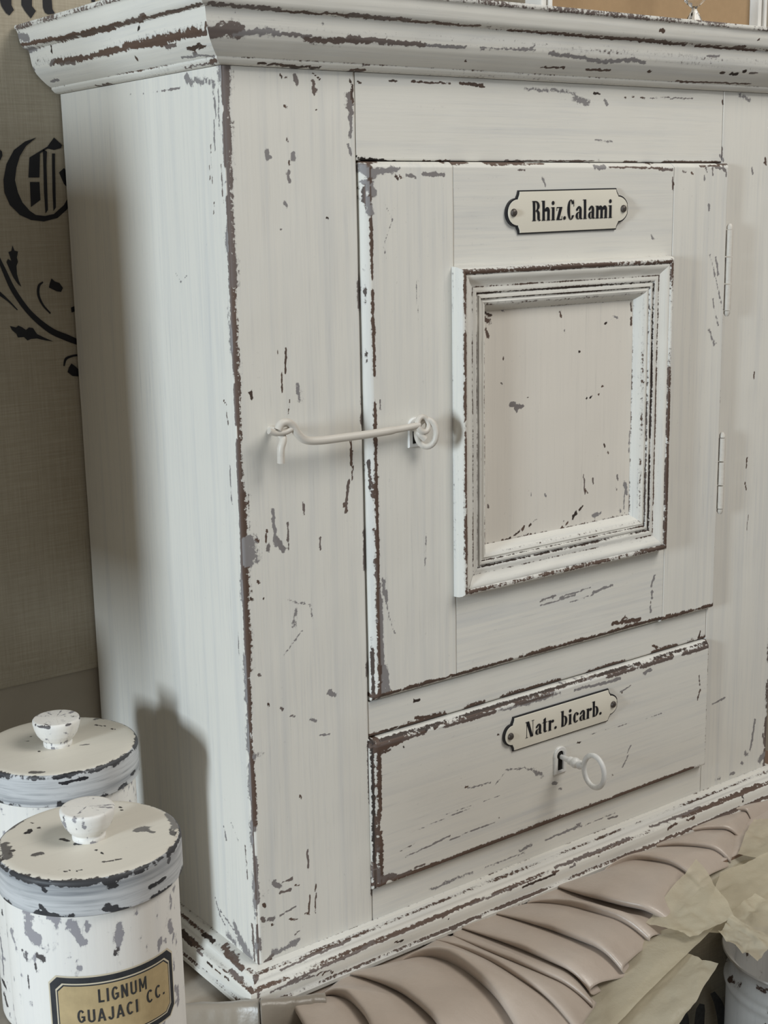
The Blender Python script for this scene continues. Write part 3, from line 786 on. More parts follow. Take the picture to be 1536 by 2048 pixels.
def moulding_run(name, parent, prof, along, p0, p1, m0, m1, mat, key, seed, step=.0012, tones=None):
    """prof: list of (proud, z, wear, tone). along 'front' runs in x at y=-proud, 'left'/'right' run in y. m0/m1: mitre sign at ends"""
    P = []
    for i in range(len(prof) - 1):
        a, b = prof[i], prof[i + 1]
        L = math.hypot(b[0] - a[0], b[1] - a[1])
        n = max(1, int(math.ceil(L / .0012)))
        for k in range(n):
            t = k / n
            P.append([a[j] + (b[j] - a[j]) * t for j in range(4)])
    P.append(list(prof[-1]))
    P = np.array(P); P[:, 2] *= (.68 if name == 'base_moulding' else .8)
    n = max(2, int((p1 - p0) / step))
    T = np.linspace(0, 1, n + 1)
    pr = P[:, 0]
    s0 = p0 - m0 * pr; s1 = p1 + m1 * pr
    SS = s0[None, :] + (s1 - s0)[None, :] * T[:, None]
    PR = np.broadcast_to(pr, SS.shape); ZZ = np.broadcast_to(P[:, 1], SS.shape)
    nz = (fbm(SS * 40, ZZ * 60, seed, 2) - .5) * .0006
    PRn = PR + nz * (PR > .002)
    if along == 'front': pts = np.stack([SS, -PRn, ZZ], -1)
    elif along == 'left': pts = np.stack([-PRn, SS, ZZ], -1)
    else: pts = np.stack([W + PRn, SS, ZZ], -1)
    pts = pts.reshape(-1, 3)
    g = fbm(SS * 45, ZZ * 0 + 2.0, seed + 3, 3).ravel()
    g2 = fbm(SS * 70, ZZ * 350, seed + 6, 2).ravel()
    wear = np.broadcast_to(P[:, 2], SS.shape).ravel() * np.clip(0.35 + 1.3 * g * (0.5 + g2), 0, 1.25)
    tone = np.broadcast_to(P[:, 3], SS.shape).ravel().copy()
    if key: eval_strokes(key, pts, wear, tone)
    m = len(P)
    I = np.arange((n + 1) * m).reshape(n + 1, m)
    q = np.stack([I[:-1, :-1], I[1:, :-1], I[1:, 1:], I[:-1, 1:]], -1).reshape(-1, 4)
    faces = [tuple(x) for x in q.tolist()]
    if along == 'left': faces = [tuple(reversed(x)) for x in faces]
    # ends
    if m0 == 0: faces.append(tuple(int(i) for i in I[0]))
    if m1 == 0: faces.append(tuple(int(i) for i in I[-1][::-1]))
    o = add_mesh(name, pts, faces, mat, parent, True, wear, tone)
    return auto_smooth(o, 40)


moulding_run('cornice', cab, CORN, 'front', 0, W, 1, 1, PH, 'cornf', 11)
moulding_run('cornice', cab, CORN, 'left', 0, D, 1, 0, PY, 'corns', 12)
moulding_run('cornice', cab, CORN, 'right', 0, D, 1, 0, PY, None, 13, step=.006)
v, f = box_vf(0.001, W - .001, 0.001, D, .586, .5924); add_mesh('top_board', v, f, PH, cab, False)
moulding_run('base_moulding', cab, BASE, 'front', 0, W, 1, 1, PH, 'basef', 21)
moulding_run('base_moulding', cab, BASE, 'left', 0, D, 1, 0, PY, 'bases', 22)
moulding_run('base_moulding', cab, BASE, 'right', 0, D, 1, 0, PY, None, 23, step=.006)

# ---- door
door = bpy.data.objects.new('door', None); door.empty_display_size = .02
link(door, cab)
DP = front_place(DY)
XM0, XM1 = 0.1600, 0.3620      # joints of door stiles
BV = .0036
board('stile', door, DP, XD0, XM0 - .0002, ZD0, ZD1, .018, (BV, .0003, BV, BV * .8), .0046, PV, 'door',
      [('b', .0014, .95, .62, -9, 9, .0036), ('l', .0011, .80, .66, -9, 9, .0046), ('l', .0018, .70, .40, .16, .24, .0052), ('l', .0006, .28, .9, -9, 9, .0010), ('t', .0009, .6, .7)], seed=31)
board('stile', door, DP, XM1 + .0002, XD1, ZD0, ZD1, .018, (.0003, .0014, BV * .6, BV * .7), .0030, PV, 'door', [('b', .0012, .85, .65, -9, 9, .0028), ('r', .0008, .8, .9), ('t', .0010, .5, .6)], seed=32)
MX0, MX1, MZ0, MZ1 = 0.1578, 0.3575, 0.2195, 0.4352     # outer edge of the panel moulding
board('rail', door, DP, XM0, XM1, MZ1 - .012, ZD1, .018, (0, 0, 0, BV * .8), .0040, PH, 'door', [('t', .0012, .5, .62)], seed=33)
board('rail', door, DP, XM0, XM1, ZD0, MZ0 + .012, .018, (0, 0, BV, 0), .0046, PH, 'door', [('b', .0014, .97, .62, -9, 9, .0036)], seed=34)
MW = .0300
board('panel', door, front_place(-.0015), MX0 + MW - .002, MX1 - MW + .002, MZ0 + MW - .002, MZ1 - MW + .002, .008, (0, 0, 0, 0), 0, PANEL, 'panel', [('b', .0016, .55, .8), ('l', .0012, .4, .6)], seed=35)
MP = [(0, 0, .25, .95), (.0004, .0045, .05, .7), (.0012, .0072, .05, .7), (.0022, .0086, .40, .7), (.0034, .0090, .72, .68), (.0046, .0086, .72, .68), (.0052, .0076, .50, .9), (.0062, .0078, .05, .5), (.0080, .0072, .05, .5), (.0100, .0058, .08, .4), (.0120, .0046, .05, .5),
      (.0134, .0042, .62, .92), (.0142, .0042, .05, .5), (.0162, .0044, .05, .5), (.0172, .0040, .58, .92), (.0176, .0030, .72, .95), (.0186, .0030, .15, .8), (.0192, .0040, .10, .5), (.0206, .0041, .20, .7), (.0212, .0028, .70, .95), (.0222, .0026, .05, .7), (.0234, .0032, .05, .5),
      (.0252, .0024, .42, .7), (.0272, .0002, .05, .5), (.0288, -.0022, .05, .5), (.0300, -.0040, .45, .85)]


def panel_moulding(side, mat, seed):
    P = []
    for i in range(len(MP) - 1):
        a, b = MP[i], MP[i + 1]
        n = 2
        for k in range(n): P.append([a[j] + (b[j] - a[j]) * k / n for j in range(4)])
    P.append(list(MP[-1])); P = np.array(P)
    s = P[:, 0]; h = P[:, 1]
    if side in 'lr': c0, c1 = MZ0 + s, MZ1 - s
    else: c0, c1 = MX0 + s, MX1 - s
    n = 190
    T = np.linspace(0, 1, n + 1)[:, None]
    L = c0[None, :] + (c1 - c0)[None, :] * T
    Y = DY - np.broadcast_to(h, L.shape) + (fbm(L * 50, np.broadcast_to(s, L.shape) * 200, seed, 2) - .5) * .0006 * (h > .001)
    if side == 'l': pts = np.stack([np.broadcast_to(MX0 + s, L.shape), Y, L], -1)
    if side == 'r': pts = np.stack([np.broadcast_to(MX1 - s, L.shape), Y, L], -1)
    if side == 'b': pts = np.stack([L, Y, np.broadcast_to(MZ0 + s, L.shape)], -1)
    if side == 't': pts = np.stack([L, Y, np.broadcast_to(MZ1 - s, L.shape)], -1)
    pts = pts.reshape(-1, 3)
    g = fbm(L * 60, L * 0 + 2.0, seed + 3, 3).ravel(); g2 = fbm(L * 90, np.broadcast_to(s, L.shape) * 300, seed + 6, 2).ravel()
    wear = np.broadcast_to(P[:, 2], L.shape).ravel() * np.clip(.35 + 1.3 * g * (.5 + g2), 0, 1.25)
    tone = np.broadcast_to(P[:, 3], L.shape).ravel().copy()
    m = len(P)
    I = np.arange((n + 1) * m).reshape(n + 1, m)
    q = np.stack([I[:-1, :-1], I[1:, :-1], I[1:, 1:], I[:-1, 1:]], -1).reshape(-1, 4)
    faces = [tuple(x) for x in q.tolist()]
    if side in 'rb': faces = [tuple(reversed(x)) for x in faces]
    faces = [tuple(reversed(x)) for x in faces] if side in 'lrtb' else faces
    o = add_mesh('moulding', pts, faces, mat, door, True, wear, tone)
    return auto_smooth(o, 38)


for sd, mt, sdn in (('l', PV, 41), ('r', PV, 42), ('b', PH, 43), ('t', PH, 44)):
    panel_moulding(sd, mt, sdn)

# hinges at the right edge of the door (knuckles)
for za, zb in ((.452, .392), (.296, .240)):
    vf = []
    x = XD1 + .0030; y = -.0052
    zz = np.linspace(za, zb, 4)
    for k in range(3):
        vf.append(tube_vf([(x, y, zz[k] - .0005), (x, y, zz[k + 1] + .0005)], .0027, 12))
    vf.append(tube_vf([(x, y, za), (x, y, za + .002), (x, y, za + .004)], [.0024, .0024, .0012], 12))
    vf.append(tube_vf([(x, y, zb), (x, y, zb - .002), (x, y, zb - .004)], [.0024, .0024, .0012], 12))
    v, f = join_vf(vf)
    auto_smooth(add_mesh('hinge', v, f, IRON, door), 40)

# ---- drawer
drawer = bpy.data.objects.new('drawer', None); drawer.empty_display_size = .02
link(drawer, cab)
board('drawer_front', drawer, DP, XD0 - .0022, XSR - .0004, ZW0, ZW1, .018, (BV, .0013, BV * .8, BV), .0046, PH, 'drawer',
      [('b', .0016, .97, .62, -9, 9, .0036), ('t', .0012, .55, .55, -9, 9, .0046), ('t', .0007, .75, .92, -9, 9, .0018), ('l', .0013, .75, .62, -9, 9, .0048), ('l', .0006, .80, .95, -9, 9, .0012), ('r', .0010, .85, .75)], seed=51)


# ------------------------------------------------------------------ lettering (drawn as strokes and bowls)
def rect(x0, y0, x1, y1): return [(x0, y0), (x1, y0), (x1, y1), (x0, y1)]


def arcring(cx, cy, rx, ry, th, hr, a0, a1, n=18):
    """bowl with thick flanks (th) and thin top and bottom (hr) as quads"""
    out = []
    A = np.radians(np.linspace(a0, a1, n + 1))
    for i in range(n):
        q = []
        for a in (A[i], A[i + 1]): q.append((cx + rx * math.cos(a), cy + ry * math.sin(a)))
        for a in (A[i + 1], A[i]): q.append((cx + (rx - th) * math.cos(a), cy + (ry - hr) * math.sin(a)))
        out.append(q)
    return out


def disc(cx, cy, r, n=14, ry=None):
    return [(cx + r * math.cos(2 * math.pi * i / n), cy + (ry or r) * math.sin(2 * math.pi * i / n)) for i in range(n)]


def strokep(pts, w):
    """polyline stroke as quads with round joints; w scalar or per-point list"""
    out = []
    W_ = w if isinstance(w, (list, tuple)) else [w] * len(pts)
    for i in range(len(pts) - 1):
        (x0, y0), (x1, y1) = pts[i], pts[i + 1]
        L = math.hypot(x1 - x0, y1 - y0) or 1e-9
        nx, ny = -(y1 - y0) / L, (x1 - x0) / L
        a, b = W_[i] / 2, W_[i + 1] / 2
        out.append([(x0 - nx * a, y0 - ny * a), (x1 - nx * b, y1 - ny * b), (x1 + nx * b, y1 + ny * b), (x0 + nx * a, y0 + ny * a)])
        if 0 < i: out.append(disc(x0, y0, a, 10))
    return out


SW, HR, XH = .185, .035, .66


def foot(x, w=SW, y=0): return rect(x - .045, y, x + w + .045, y + HR)


DID = {
    'R': (.66, [rect(.06, 0, .06 + SW, 1), foot(.06), rect(.015, 1 - HR, .3, 1)] + arcring(.25, .745, .30, .255, .19, .04, -90, 90) + strokep([(.28, .50), (.40, .48), (.46, .38), (.47, .12), (.52, .03), (.62, .03)], [.05, .14, .18, .18, .09, .04])),
    'h': (.66, [rect(.06, 0, .06 + SW, 1), foot(.06), rect(.0, 1 - HR, .2, 1), rect(.41, 0, .41 + SW, .5), foot(.41)] + arcring(.405, .46, .19, .22, .185, .05, 0, 180)),
    'i': (.34, [rect(.07, 0, .07 + SW, XH), foot(.07), rect(.0, XH - HR, .2, XH), disc(.16, .87, .105)]),
    'z': (.50, [rect(.04, XH - .05, .46, XH), rect(.04, 0, .46, .05), [(.04, .04), (.25, .04), (.46, XH - .04), (.25, XH - .04)], rect(.04, XH - .2, .075, XH), rect(.43, 0, .465, .2)]),
    '.': (.25, [disc(.11, .095, .095)]),
    'C': (.60, arcring(.31, .5, .28, .52, .20, .035, 35, 325) + [rect(.505, .66, .545, 1.0), disc(.50, .20, .03)]),
    'a': (.56, [rect(.30, .06, .30 + SW, .48), [(.30, .10), (.40, .0), (.55, .0), (.55, .04), (.485, .06), (.485, .2)]] + arcring(.29, .46, .195, .215, .17, .04, 0, 160) + [disc(.135, .50, .075)] + arcring(.24, .185, .21, .19, .17, .035, 60, 300)),
    'l': (.34, [rect(.07, 0, .07 + SW, 1), foot(.07), rect(.0, 1 - HR, .2, 1)]),
    'm': (.98, [rect(.06, 0, .06 + SW, XH), foot(.06), rect(.0, XH - HR, .2, XH), rect(.39, 0, .39 + SW, .47), foot(.39), rect(.72, 0, .72 + SW, .47), foot(.72)] + arcring(.385, .45, .19, .215, .185, .05, 0, 180) + arcring(.715, .45, .19, .215, .185, .05, 0, 180)),
    'N': (.72, [rect(.09, 0, .125, 1), rect(.02, 0, .20, HR), rect(.01, 1 - HR, .2, 1), [(.05, 1), (.29, 1), (.60, 0), (.40, 0)], rect(.575, 0, .61, 1), rect(.50, 1 - HR, .69, 1)]),
    't': (.42, [rect(.09, .12, .09 + SW, .86), rect(.0, XH - .045, .38, XH), [(.09, .86), (.275, .92), (.275, .84)]] + arcring(.255, .15, .165, .15, .17, .045, 180, 330)),
    'r': (.47, [rect(.06, 0, .06 + SW, XH), foot(.06), rect(.0, XH - HR, .2, XH), disc(.38, .56, .095)] + strokep([(.22, .45), (.27, .58), (.36, .64)], .05)),
    'b': (.58, [rect(.06, 0, .06 + SW, 1), rect(.0, 1 - HR, .2, 1)] + arcring(.27, .335, .265, .335, .19, .04, -120, 120)),
    'c': (.50, arcring(.275, .33, .235, .34, .185, .04, 40, 320) + [disc(.40, .52, .085)]),
    ' ': (.22, []),
}
T_ = .155


def sans(poly, w=T_): return strokep(poly, w)


SAN = {
    'L': (.50, sans([(.1, 1), (.1, .0)]) + [rect(.1, 0, .46, .15)]),
    'I': (.28, [rect(.05, 0, .21, 1)]),
    'G': (.62, arcring(.31, .5, .27, .5, .155, .14, 40, 325, 22) + [rect(.32, .38, .58, .51), rect(.44, .12, .58, .5)]),
    'N': (.64, [rect(.05, 0, .20, 1), rect(.43, 0, .58, 1), [(.05, 1), (.21, 1), (.58, 0), (.42, 0)]]),
    'U': (.62, [rect(.05, .27, .20, 1), rect(.42, .27, .57, 1)] + arcring(.31, .27, .26, .27, .15, .14, 180, 360)),
    'M': (.76, [rect(.05, 0, .19, 1), rect(.57, 0, .71, 1), [(.05, 1), (.2, 1), (.44, .2), (.32, .2)], [(.56, 1), (.71, 1), (.44, .2), (.32, .2)]]),
    'A': (.62, [[(.0, 0), (.155, 0), (.37, 1), (.23, 1)], [(.445, 0), (.60, 0), (.37, 1), (.23, 1)], rect(.12, .22, .48, .35)]),
    'J': (.50, [rect(.29, .27, .44, 1)] + arcring(.23, .27, .21, .27, .15, .14, 180, 360)),
    'C': (.60, arcring(.31, .5, .27, .5, .155, .14, 45, 315, 22)),
    '.': (.26, [rect(.05, 0, .21, .16)]), ' ': (.22, []),
}


def text_polys(txt, font, x0, x1, y0, cap, track=0.03):
    adv = sum(font[c][0] + track for c in txt) - track
    k = (x1 - x0) / adv
    out = []; x = 0
    for c in txt:
        w, ps = font[c]
        for p in ps: out.append([(x0 + (x + px) * k, y0 + py * cap) for px, py in p])
        x += w + track
    return out


def polys_vf(polys, place, jitter=0.0):
    V, F = [], []
    for i, p in enumerate(polys):
        o = len(V)
        ar = sum(p[k][0] * p[(k + 1) % len(p)][1] - p[(k + 1) % len(p)][0] * p[k][1] for k in range(len(p)))
        if ar < 0: p = p[::-1]
        V += [tuple(place(x, y, (i % 7) * jitter)) for x, y in p]
        F.append(tuple(range(o, o + len(p))))
    return V, F


def solid_outline(poly, place, d_back, d_front, bev):
    """extruded outline with a small rounded front edge; poly CCW in (a,b)"""
    n = len(poly)
    P = np.array(poly)
    nxt = np.roll(P, -1, 0); prv = np.roll(P, 1, 0)
    t = nxt - prv; t /= np.linalg.norm(t, axis=1)[:, None] + 1e-12
    nin = np.stack([-t[:, 1], t[:, 0]], 1)
    rings = [(0, d_back), (0, d_front - bev), (bev * .35, d_front - bev * .3), (bev, d_front)]
    V, F = [], []
    for off, d in rings:
        Q = P + nin * off
        V += [tuple(place(x, y, d)) for x, y in Q]
    for r in range(len(rings) - 1):
        for i in range(n):
            j = (i + 1) % n
            F.append((r * n + i, r * n + j, (r + 1) * n + j, (r + 1) * n + i))
    F.append(tuple((len(rings) - 1) * n + i for i in range(n)))
    return V, F


def plate_outline(hw, hh, ew, k=1.0):
    """label outline: bar with notched corners and rounded ends"""
    pts = []
    q = []
    q.append((hw - ew, hh))
    # concave notch
    for a in np.linspace(90, 0, 5)[1:]:
        q.append((hw - ew + .0016 - .0016 * math.cos(math.radians(90 - a)) * 1.0, hh - .0040 * (1 - a / 90.0)))
    yb = hh - .0048
    for a in np.linspace(90, 0, 9):
        q.append((hw - ew + .0018 + (ew - .0018) * math.cos(math.radians(a)), yb * math.sin(math.radians(a))))
    # q runs from top corner to the right tip
    right_top = q
    right_bot = [(x, -y) for x, y in reversed(q[:-1])]
    left_bot = [(-x, -y) for x, y in q]
    left_top = [(-x, y) for x, y in reversed(q[:-1])]
    allp = right_top + right_bot + left_bot + left_top   # clockwise
    return allp[::-1]


def label_plate(parent, cx, cz, hw, hh, ew, tilt, txt, tx0, tx1, base, cap):
    ct, st_ = math.cos(tilt), math.sin(tilt)

    def place(a, b, d):
        bow = .0009 * (1 - (b / hh) ** 2)
        return (cx + a * ct - b * st_, DY - d - bow, cz + a * st_ + b * ct)
    def place0(a, b, d):
        return (cx + a * ct - b * st_, DY - d, cz + a * st_ + b * ct)
    mats = [ENBLACK, ENAMEL, INK, SCREW]
    V, F, M = [], [], []

    def put(vf, mi):
        o = len(V); V.extend(vf[0]); F.extend(tuple(i + o for i in q) for q in vf[1]); M.extend([mi] * len(vf[1]))
    def slab(hw_, hh_, ew_, d0, d1):
        out = plate_outline(hw_, hh_, ew_)
        up = sorted([(x, y) for x, y in out if y >= -1e-9])
        xs = np.unique(np.round(np.concatenate([[p[0] for p in up], np.linspace(-hw_, hw_, 41)]), 6))
        ux = np.array([p[0] for p in up]); uy = np.array([p[1] for p in up])
        hb = np.interp(xs, ux, uy)
        R_ = np.array([-1, -.985] + list(np.linspace(-.9, .9, 19)) + [.985, 1])
        vv, ff = [], []
        m = len(R_) + 2
        for x, h in zip(xs, hb):
            edge = .0004 * (abs(x) > hw_ - .0003)
            vv.append(place0(x, -h, d0))
            for r in R_: vv.append(place(x, r * h, d1 - (.0004 if abs(r) == 1 else 0) - edge))
            vv.append(place0(x, h, d0))
        for i in range(len(xs) - 1):
            for j in range(m - 1):
                ff.append((i * m + j, (i + 1) * m + j, (i + 1) * m + j + 1, i * m + j + 1))
        return vv, ff
    put(slab(hw, hh, ew, -.0010, .0012), 0)
    put(slab(hw - .0010, hh - .0009, ew - .0002, .0002, .0017), 1)
    put(polys_vf(text_polys(txt, DID, tx0, tx1, base, cap), lambda a, b, j: place(a, b, .00200 + j), .000005), 2)
    for sx in (-1, 1):
        c = place(sx * (hw - .0055), 0, .0018)
        ring = []
        vv, ff = [], []
        for r_, h_ in ((.0026, -.0004), (.0026, .0004), (.0020, .0013), (.0010, .0017)):
            for k in range(12):
                an = 2 * math.pi * k / 12
                vv.append((c[0] + r_ * math.cos(an), c[1] - h_, c[2] + r_ * math.sin(an)))
        for r in range(3):
            for k in range(12):
                ff.append((r * 12 + k, r * 12 + (k + 1) % 12, (r + 1) * 12 + (k + 1) % 12, (r + 1) * 12 + k))
        ff.append(tuple(36 + k for k in range(12)))
        put((vv, ff), 3)
    o = add_mesh('label_plate', V, F, mats, parent, False, mat_idx=M)
    bm = bmesh.new(); bm.from_mesh(o.data)
    bmesh.ops.triangulate(bm, faces=[fc for fc in bm.faces if len(fc.verts) > 4])
    bm.to_mesh(o.data); bm.free()
    return o


pl1 = label_plate(door, .2583, .4680, .0560, .0140, .0110, 0.010, 'Rhiz.Calami', -.0345, .0400, -.0058, .0128)
pl1['label'] = 'cream enamel plate with black rim lettered Rhiz.Calami'
pl2 = label_plate(drawer, .2570, .1092, .0565, .0128, .0092, -0.006, 'Natr. bicarb.', -.0370, .0395, -.0050, .0120)
pl2['label'] = 'cream enamel plate with black rim lettered Natr. bicarb.'


# ---- keyhole escutcheons
def keyhole_poly(hw, top, bot, rtop):
    pts = []
    for a in np.linspace(-20, 200, 15): pts.append((rtop * math.cos(math.radians(a)), top + rtop * math.sin(math.radians(a))))
    pts += [(-hw, top - rtop * .6), (-hw, bot), (hw, bot), (hw, top - rtop * .6)]
    return pts


def escutcheon(parent, cx, cz, sc):
    pl_ = lambda a, b, d: (cx + a * sc, DY - d, cz + b * sc)
    outer = keyhole_poly(.0060, .004, -.0105, .0062)
    inner = keyhole_poly(.0026, .0035, -.0080, .0034)
    n = len(outer)
    V, F, M = [], [], []
    for poly, d in ((outer, -.0008), (outer, .0010), ([(x * .92, y * .94) for x, y in outer], .0016), ([(x * 1.12, y * 1.05) for x, y in inner], .0016), (inner, .0009), (inner, -.0009)):
        V += [pl_(x, y, d) for x, y in poly]
    for r in range(5):
        for i in range(n):
            j = (i + 1) % n
            F.append((r * n + i, r * n + j, (r + 1) * n + j, (r + 1) * n + i)); M.append(0)
    V += [pl_(x * 1.02, y * 1.01, .0004) for x, y in inner]
    F.append(tuple(6 * n + i for i in range(n))); M.append(1)  # near-black face paints the shade inside the keyhole
    o = add_mesh('escutcheon', V, F, [KEYP, DARK], parent, False, mat_idx=M)
    bm = bmesh.new(); bm.from_mesh(o.data)
    bmesh.ops.triangulate(bm, faces=[fc for fc in bm.faces if len(fc.verts) > 4]); bm.to_mesh(o.data); bm.free()
    return o


escutcheon(drawer, .2560, .0782, 1.0)
# door lock plate under the hook eye
pk = on_plane(829, 873, 1, DY)
escutcheon(door, pk[0], pk[2] + .003, .92)

# ---- hook latch: rod, eye ring on the door, bent pin on the stile
hy = DY - .0080
eye_c = on_plane(850, 867, 1, hy)
pts2 = [(585, 861), (560, 865), (540, 863)]
path = [on_plane(u, v_, 1, hy - .001) for u, v_ in [(838, 850), (800, 858), (740, 868), (680, 876), (640, 881), (612, 880), (596, 868), (586, 852), (574, 845), (562, 848), (556, 860)]]
path = smooth_path(path, 6)
v1 = tube_vf(path, [.0021] * 8 + [.0025] * (len(path) - 8), 14)
tip = [on_plane(u, v_, 1, hy - .001) for u, v_ in [(584, 857), (570, 864), (552, 866), (538, 862)]]
v2 = tube_vf(smooth_path(tip, 5), [.0019] * 16, 12)
ringp = [on_plane(843, 851, 1, hy - .001)]
rc = on_plane(846, 849, 1, hy - .001)
loop = [(rc[0] + .0042 * math.cos(a), rc[1] + .0012 * math.sin(a), rc[2] + .0046 * math.sin(a)) for a in np.linspace(0, 2 * math.pi, 21)[:-1]]
v3 = tube_vf(loop, .0019, 10, closed=True)
v, f = join_vf([v1, v2, v3])
hook = auto_smooth(add_mesh('hook', v, f, IRON, cab), 50); hook['label'] = 'painted iron cabin hook across stile and door'
# pin: goes into the stile, bent downwards
pb = on_plane(566, 868, 1, hy)
pt_ = on_plane(562, 926, 1, hy)
pinp = [(pb[0], .004, pb[2] + .001), (pb[0], -.004, pb[2] + .001), (pb[0], hy + .004, pb[2]), (pb[0], hy, pb[2] - .003), (pt_[0], hy - .0005, (pb[2] + pt_[2]) / 2), tuple(pt_)]
v, f = tube_vf(smooth_path(pinp, 5), .0023, 12)
auto_smooth(add_mesh('pin', v, f, IRON, cab), 50)
# eye: ring hanging on a staple in the door
ea = on_plane(853, 866, 1, hy)
loop = []
for a in np.linspace(0, 2 * math.pi, 29)[:-1]:
    loop.append((ea[0] + .0058 * math.cos(a) * .8, ea[1] - .0040 * math.cos(a), ea[2] + .0086 * math.sin(a)))
v1 = tube_vf(loop, .0020, 12, closed=True)
st0 = on_plane(826, 857, 1, DY)
v2 = tube_vf(smooth_path([(st0[0], DY + .004, st0[2]), (st0[0], DY - .003, st0[2]), on_plane(838, 866, 1, hy), on_plane(850, 878, 1, hy - .002)], 5), .0021, 12)
v, f = join_vf([v1, v2])
auto_smooth(add_mesh('hook_eye', v, f, IRON, door), 50)

# ------------------------------------------------------------------ key (lifts out of the drawer lock)
kx, kz = .2575, .0800
ky0 = DY
key = thing('key', 'white painted key with oval ring bow standing in the drawer lock', 'key', (kx, ky0, kz))


def lathe_y(cx, cz, prof, n=16):
    V, F = [], []
    for y, r in prof:
        for k in range(n):
            a = 2 * math.pi * k / n; V.append((cx + r * math.cos(a), y, cz + r * math.sin(a)))
    for i in range(len(prof) - 1):
        for k in range(n): F.append((i * n + k, i * n + (k + 1) % n, (i + 1) * n + (k + 1) % n, (i + 1) * n + k))
    F.append(tuple(range(n))); F.append(tuple((len(prof) - 1) * n + k for k in range(n))[::-1])
    return V, F


y = ky0
shaft = [(y + .010, .0016), (y - .006, .0020), (y - .0085, .0020), (y - .009, .0030), (y - .0105, .0032), (y - .0115, .0024), (y - .0125, .0024), (y - .013, .0036), (y - .015, .0040), (y - .0165, .0036), (y - .0172, .0022), (y - .0180, .0022), (y - .0190, .0034), (y - .0205, .0032), (y - .0215, .0022), (y - .0240, .0020)]
v, f = lathe_y(kx, kz, shaft); auto_smooth(add_mesh('shaft', v, f, KEYP, key), 50)
bc = (kx, y - .0335, kz - .0005)
loop = [(bc[0], bc[1] + .0100 * math.cos(a), bc[2] + .0118 * math.sin(a)) for a in np.linspace(0, 2 * math.pi, 37)[:-1]]
v, f = tube_vf(loop, .0019, 12, closed=True); add_mesh('bow', v, f, KEYP, key)
v, f = box_vf(kx - .0012, kx + .0012, y + .004, y + .0095, kz - .0075, kz); add_mesh('bit', v, f, KEYP, key, False)

# ------------------------------------------------------------------ canisters
TZ = -0.020     # cloth-covered table top the canisters stand on


def lathe_z(cx, cy, prof, n=96, split=None):
    """prof: (r,z). returns verts, faces, theta, s arrays"""
    P = np.array(prof)
    th = np.linspace(0, 2 * math.pi, n, endpoint=False)
    R_ = P[:, 0][:, None]; Z_ = P[:, 1][:, None]
    X = cx + R_ * np.cos(th); Y = cy + R_ * np.sin(th); Z = np.broadcast_to(Z_, X.shape)
    pts = np.stack([X, Y, Z], -1).reshape(-1, 3)
    m = len(P)
    I = np.arange(m * n).reshape(m, n)
    J = np.roll(I, -1, 1)
    q = np.stack([I[:-1], J[:-1], J[1:], I[1:]], -1).reshape(-1, 4)
    TH = np.broadcast_to(th, (m, n)).ravel(); SS = np.repeat(np.arange(m), n)
    return pts, [tuple(x) for x in q.tolist()], TH, SS, P


def dens(prof, step):
    out = []
    for a, b in zip(prof[:-1], prof[1:]):
        L = math.hypot(b[0] - a[0], b[1] - a[1]); n = max(1, int(math.ceil(L / step)))
        for k in range(n): out.append((a[0] + (b[0] - a[0]) * k / n, a[1] + (b[1] - a[1]) * k / n))
    out.append(prof[-1])
    return out


def splat(pts, wear, tone, P, r, tn, st=1.15):
    P = np.array(P); d = np.full(len(pts), 1e9)
    amp = min(r * 1.2, .003)
    pts = pts + amp * np.stack([fbm(pts[:, 0] * 300, pts[:, 2] * 300 + pts[:, 1] * 211, 5 + k, 3) - .5 for k in (0, 10, 20)], 1)
    if len(P) == 1: d = np.linalg.norm(pts - P[0], axis=1)
    for a, b in zip(P[:-1], P[1:]):
        ab = b - a; t = np.clip(((pts - a) @ ab) / (ab @ ab + 1e-12), 0, 1)
        d = np.minimum(d, np.linalg.norm(pts - (a + t[:, None] * ab), axis=1))
    w = st * np.clip(1 - d / (r * 1.1), 0, 1)
    up = w > wear
    wear[up] = w[up]; tone[up] = tn


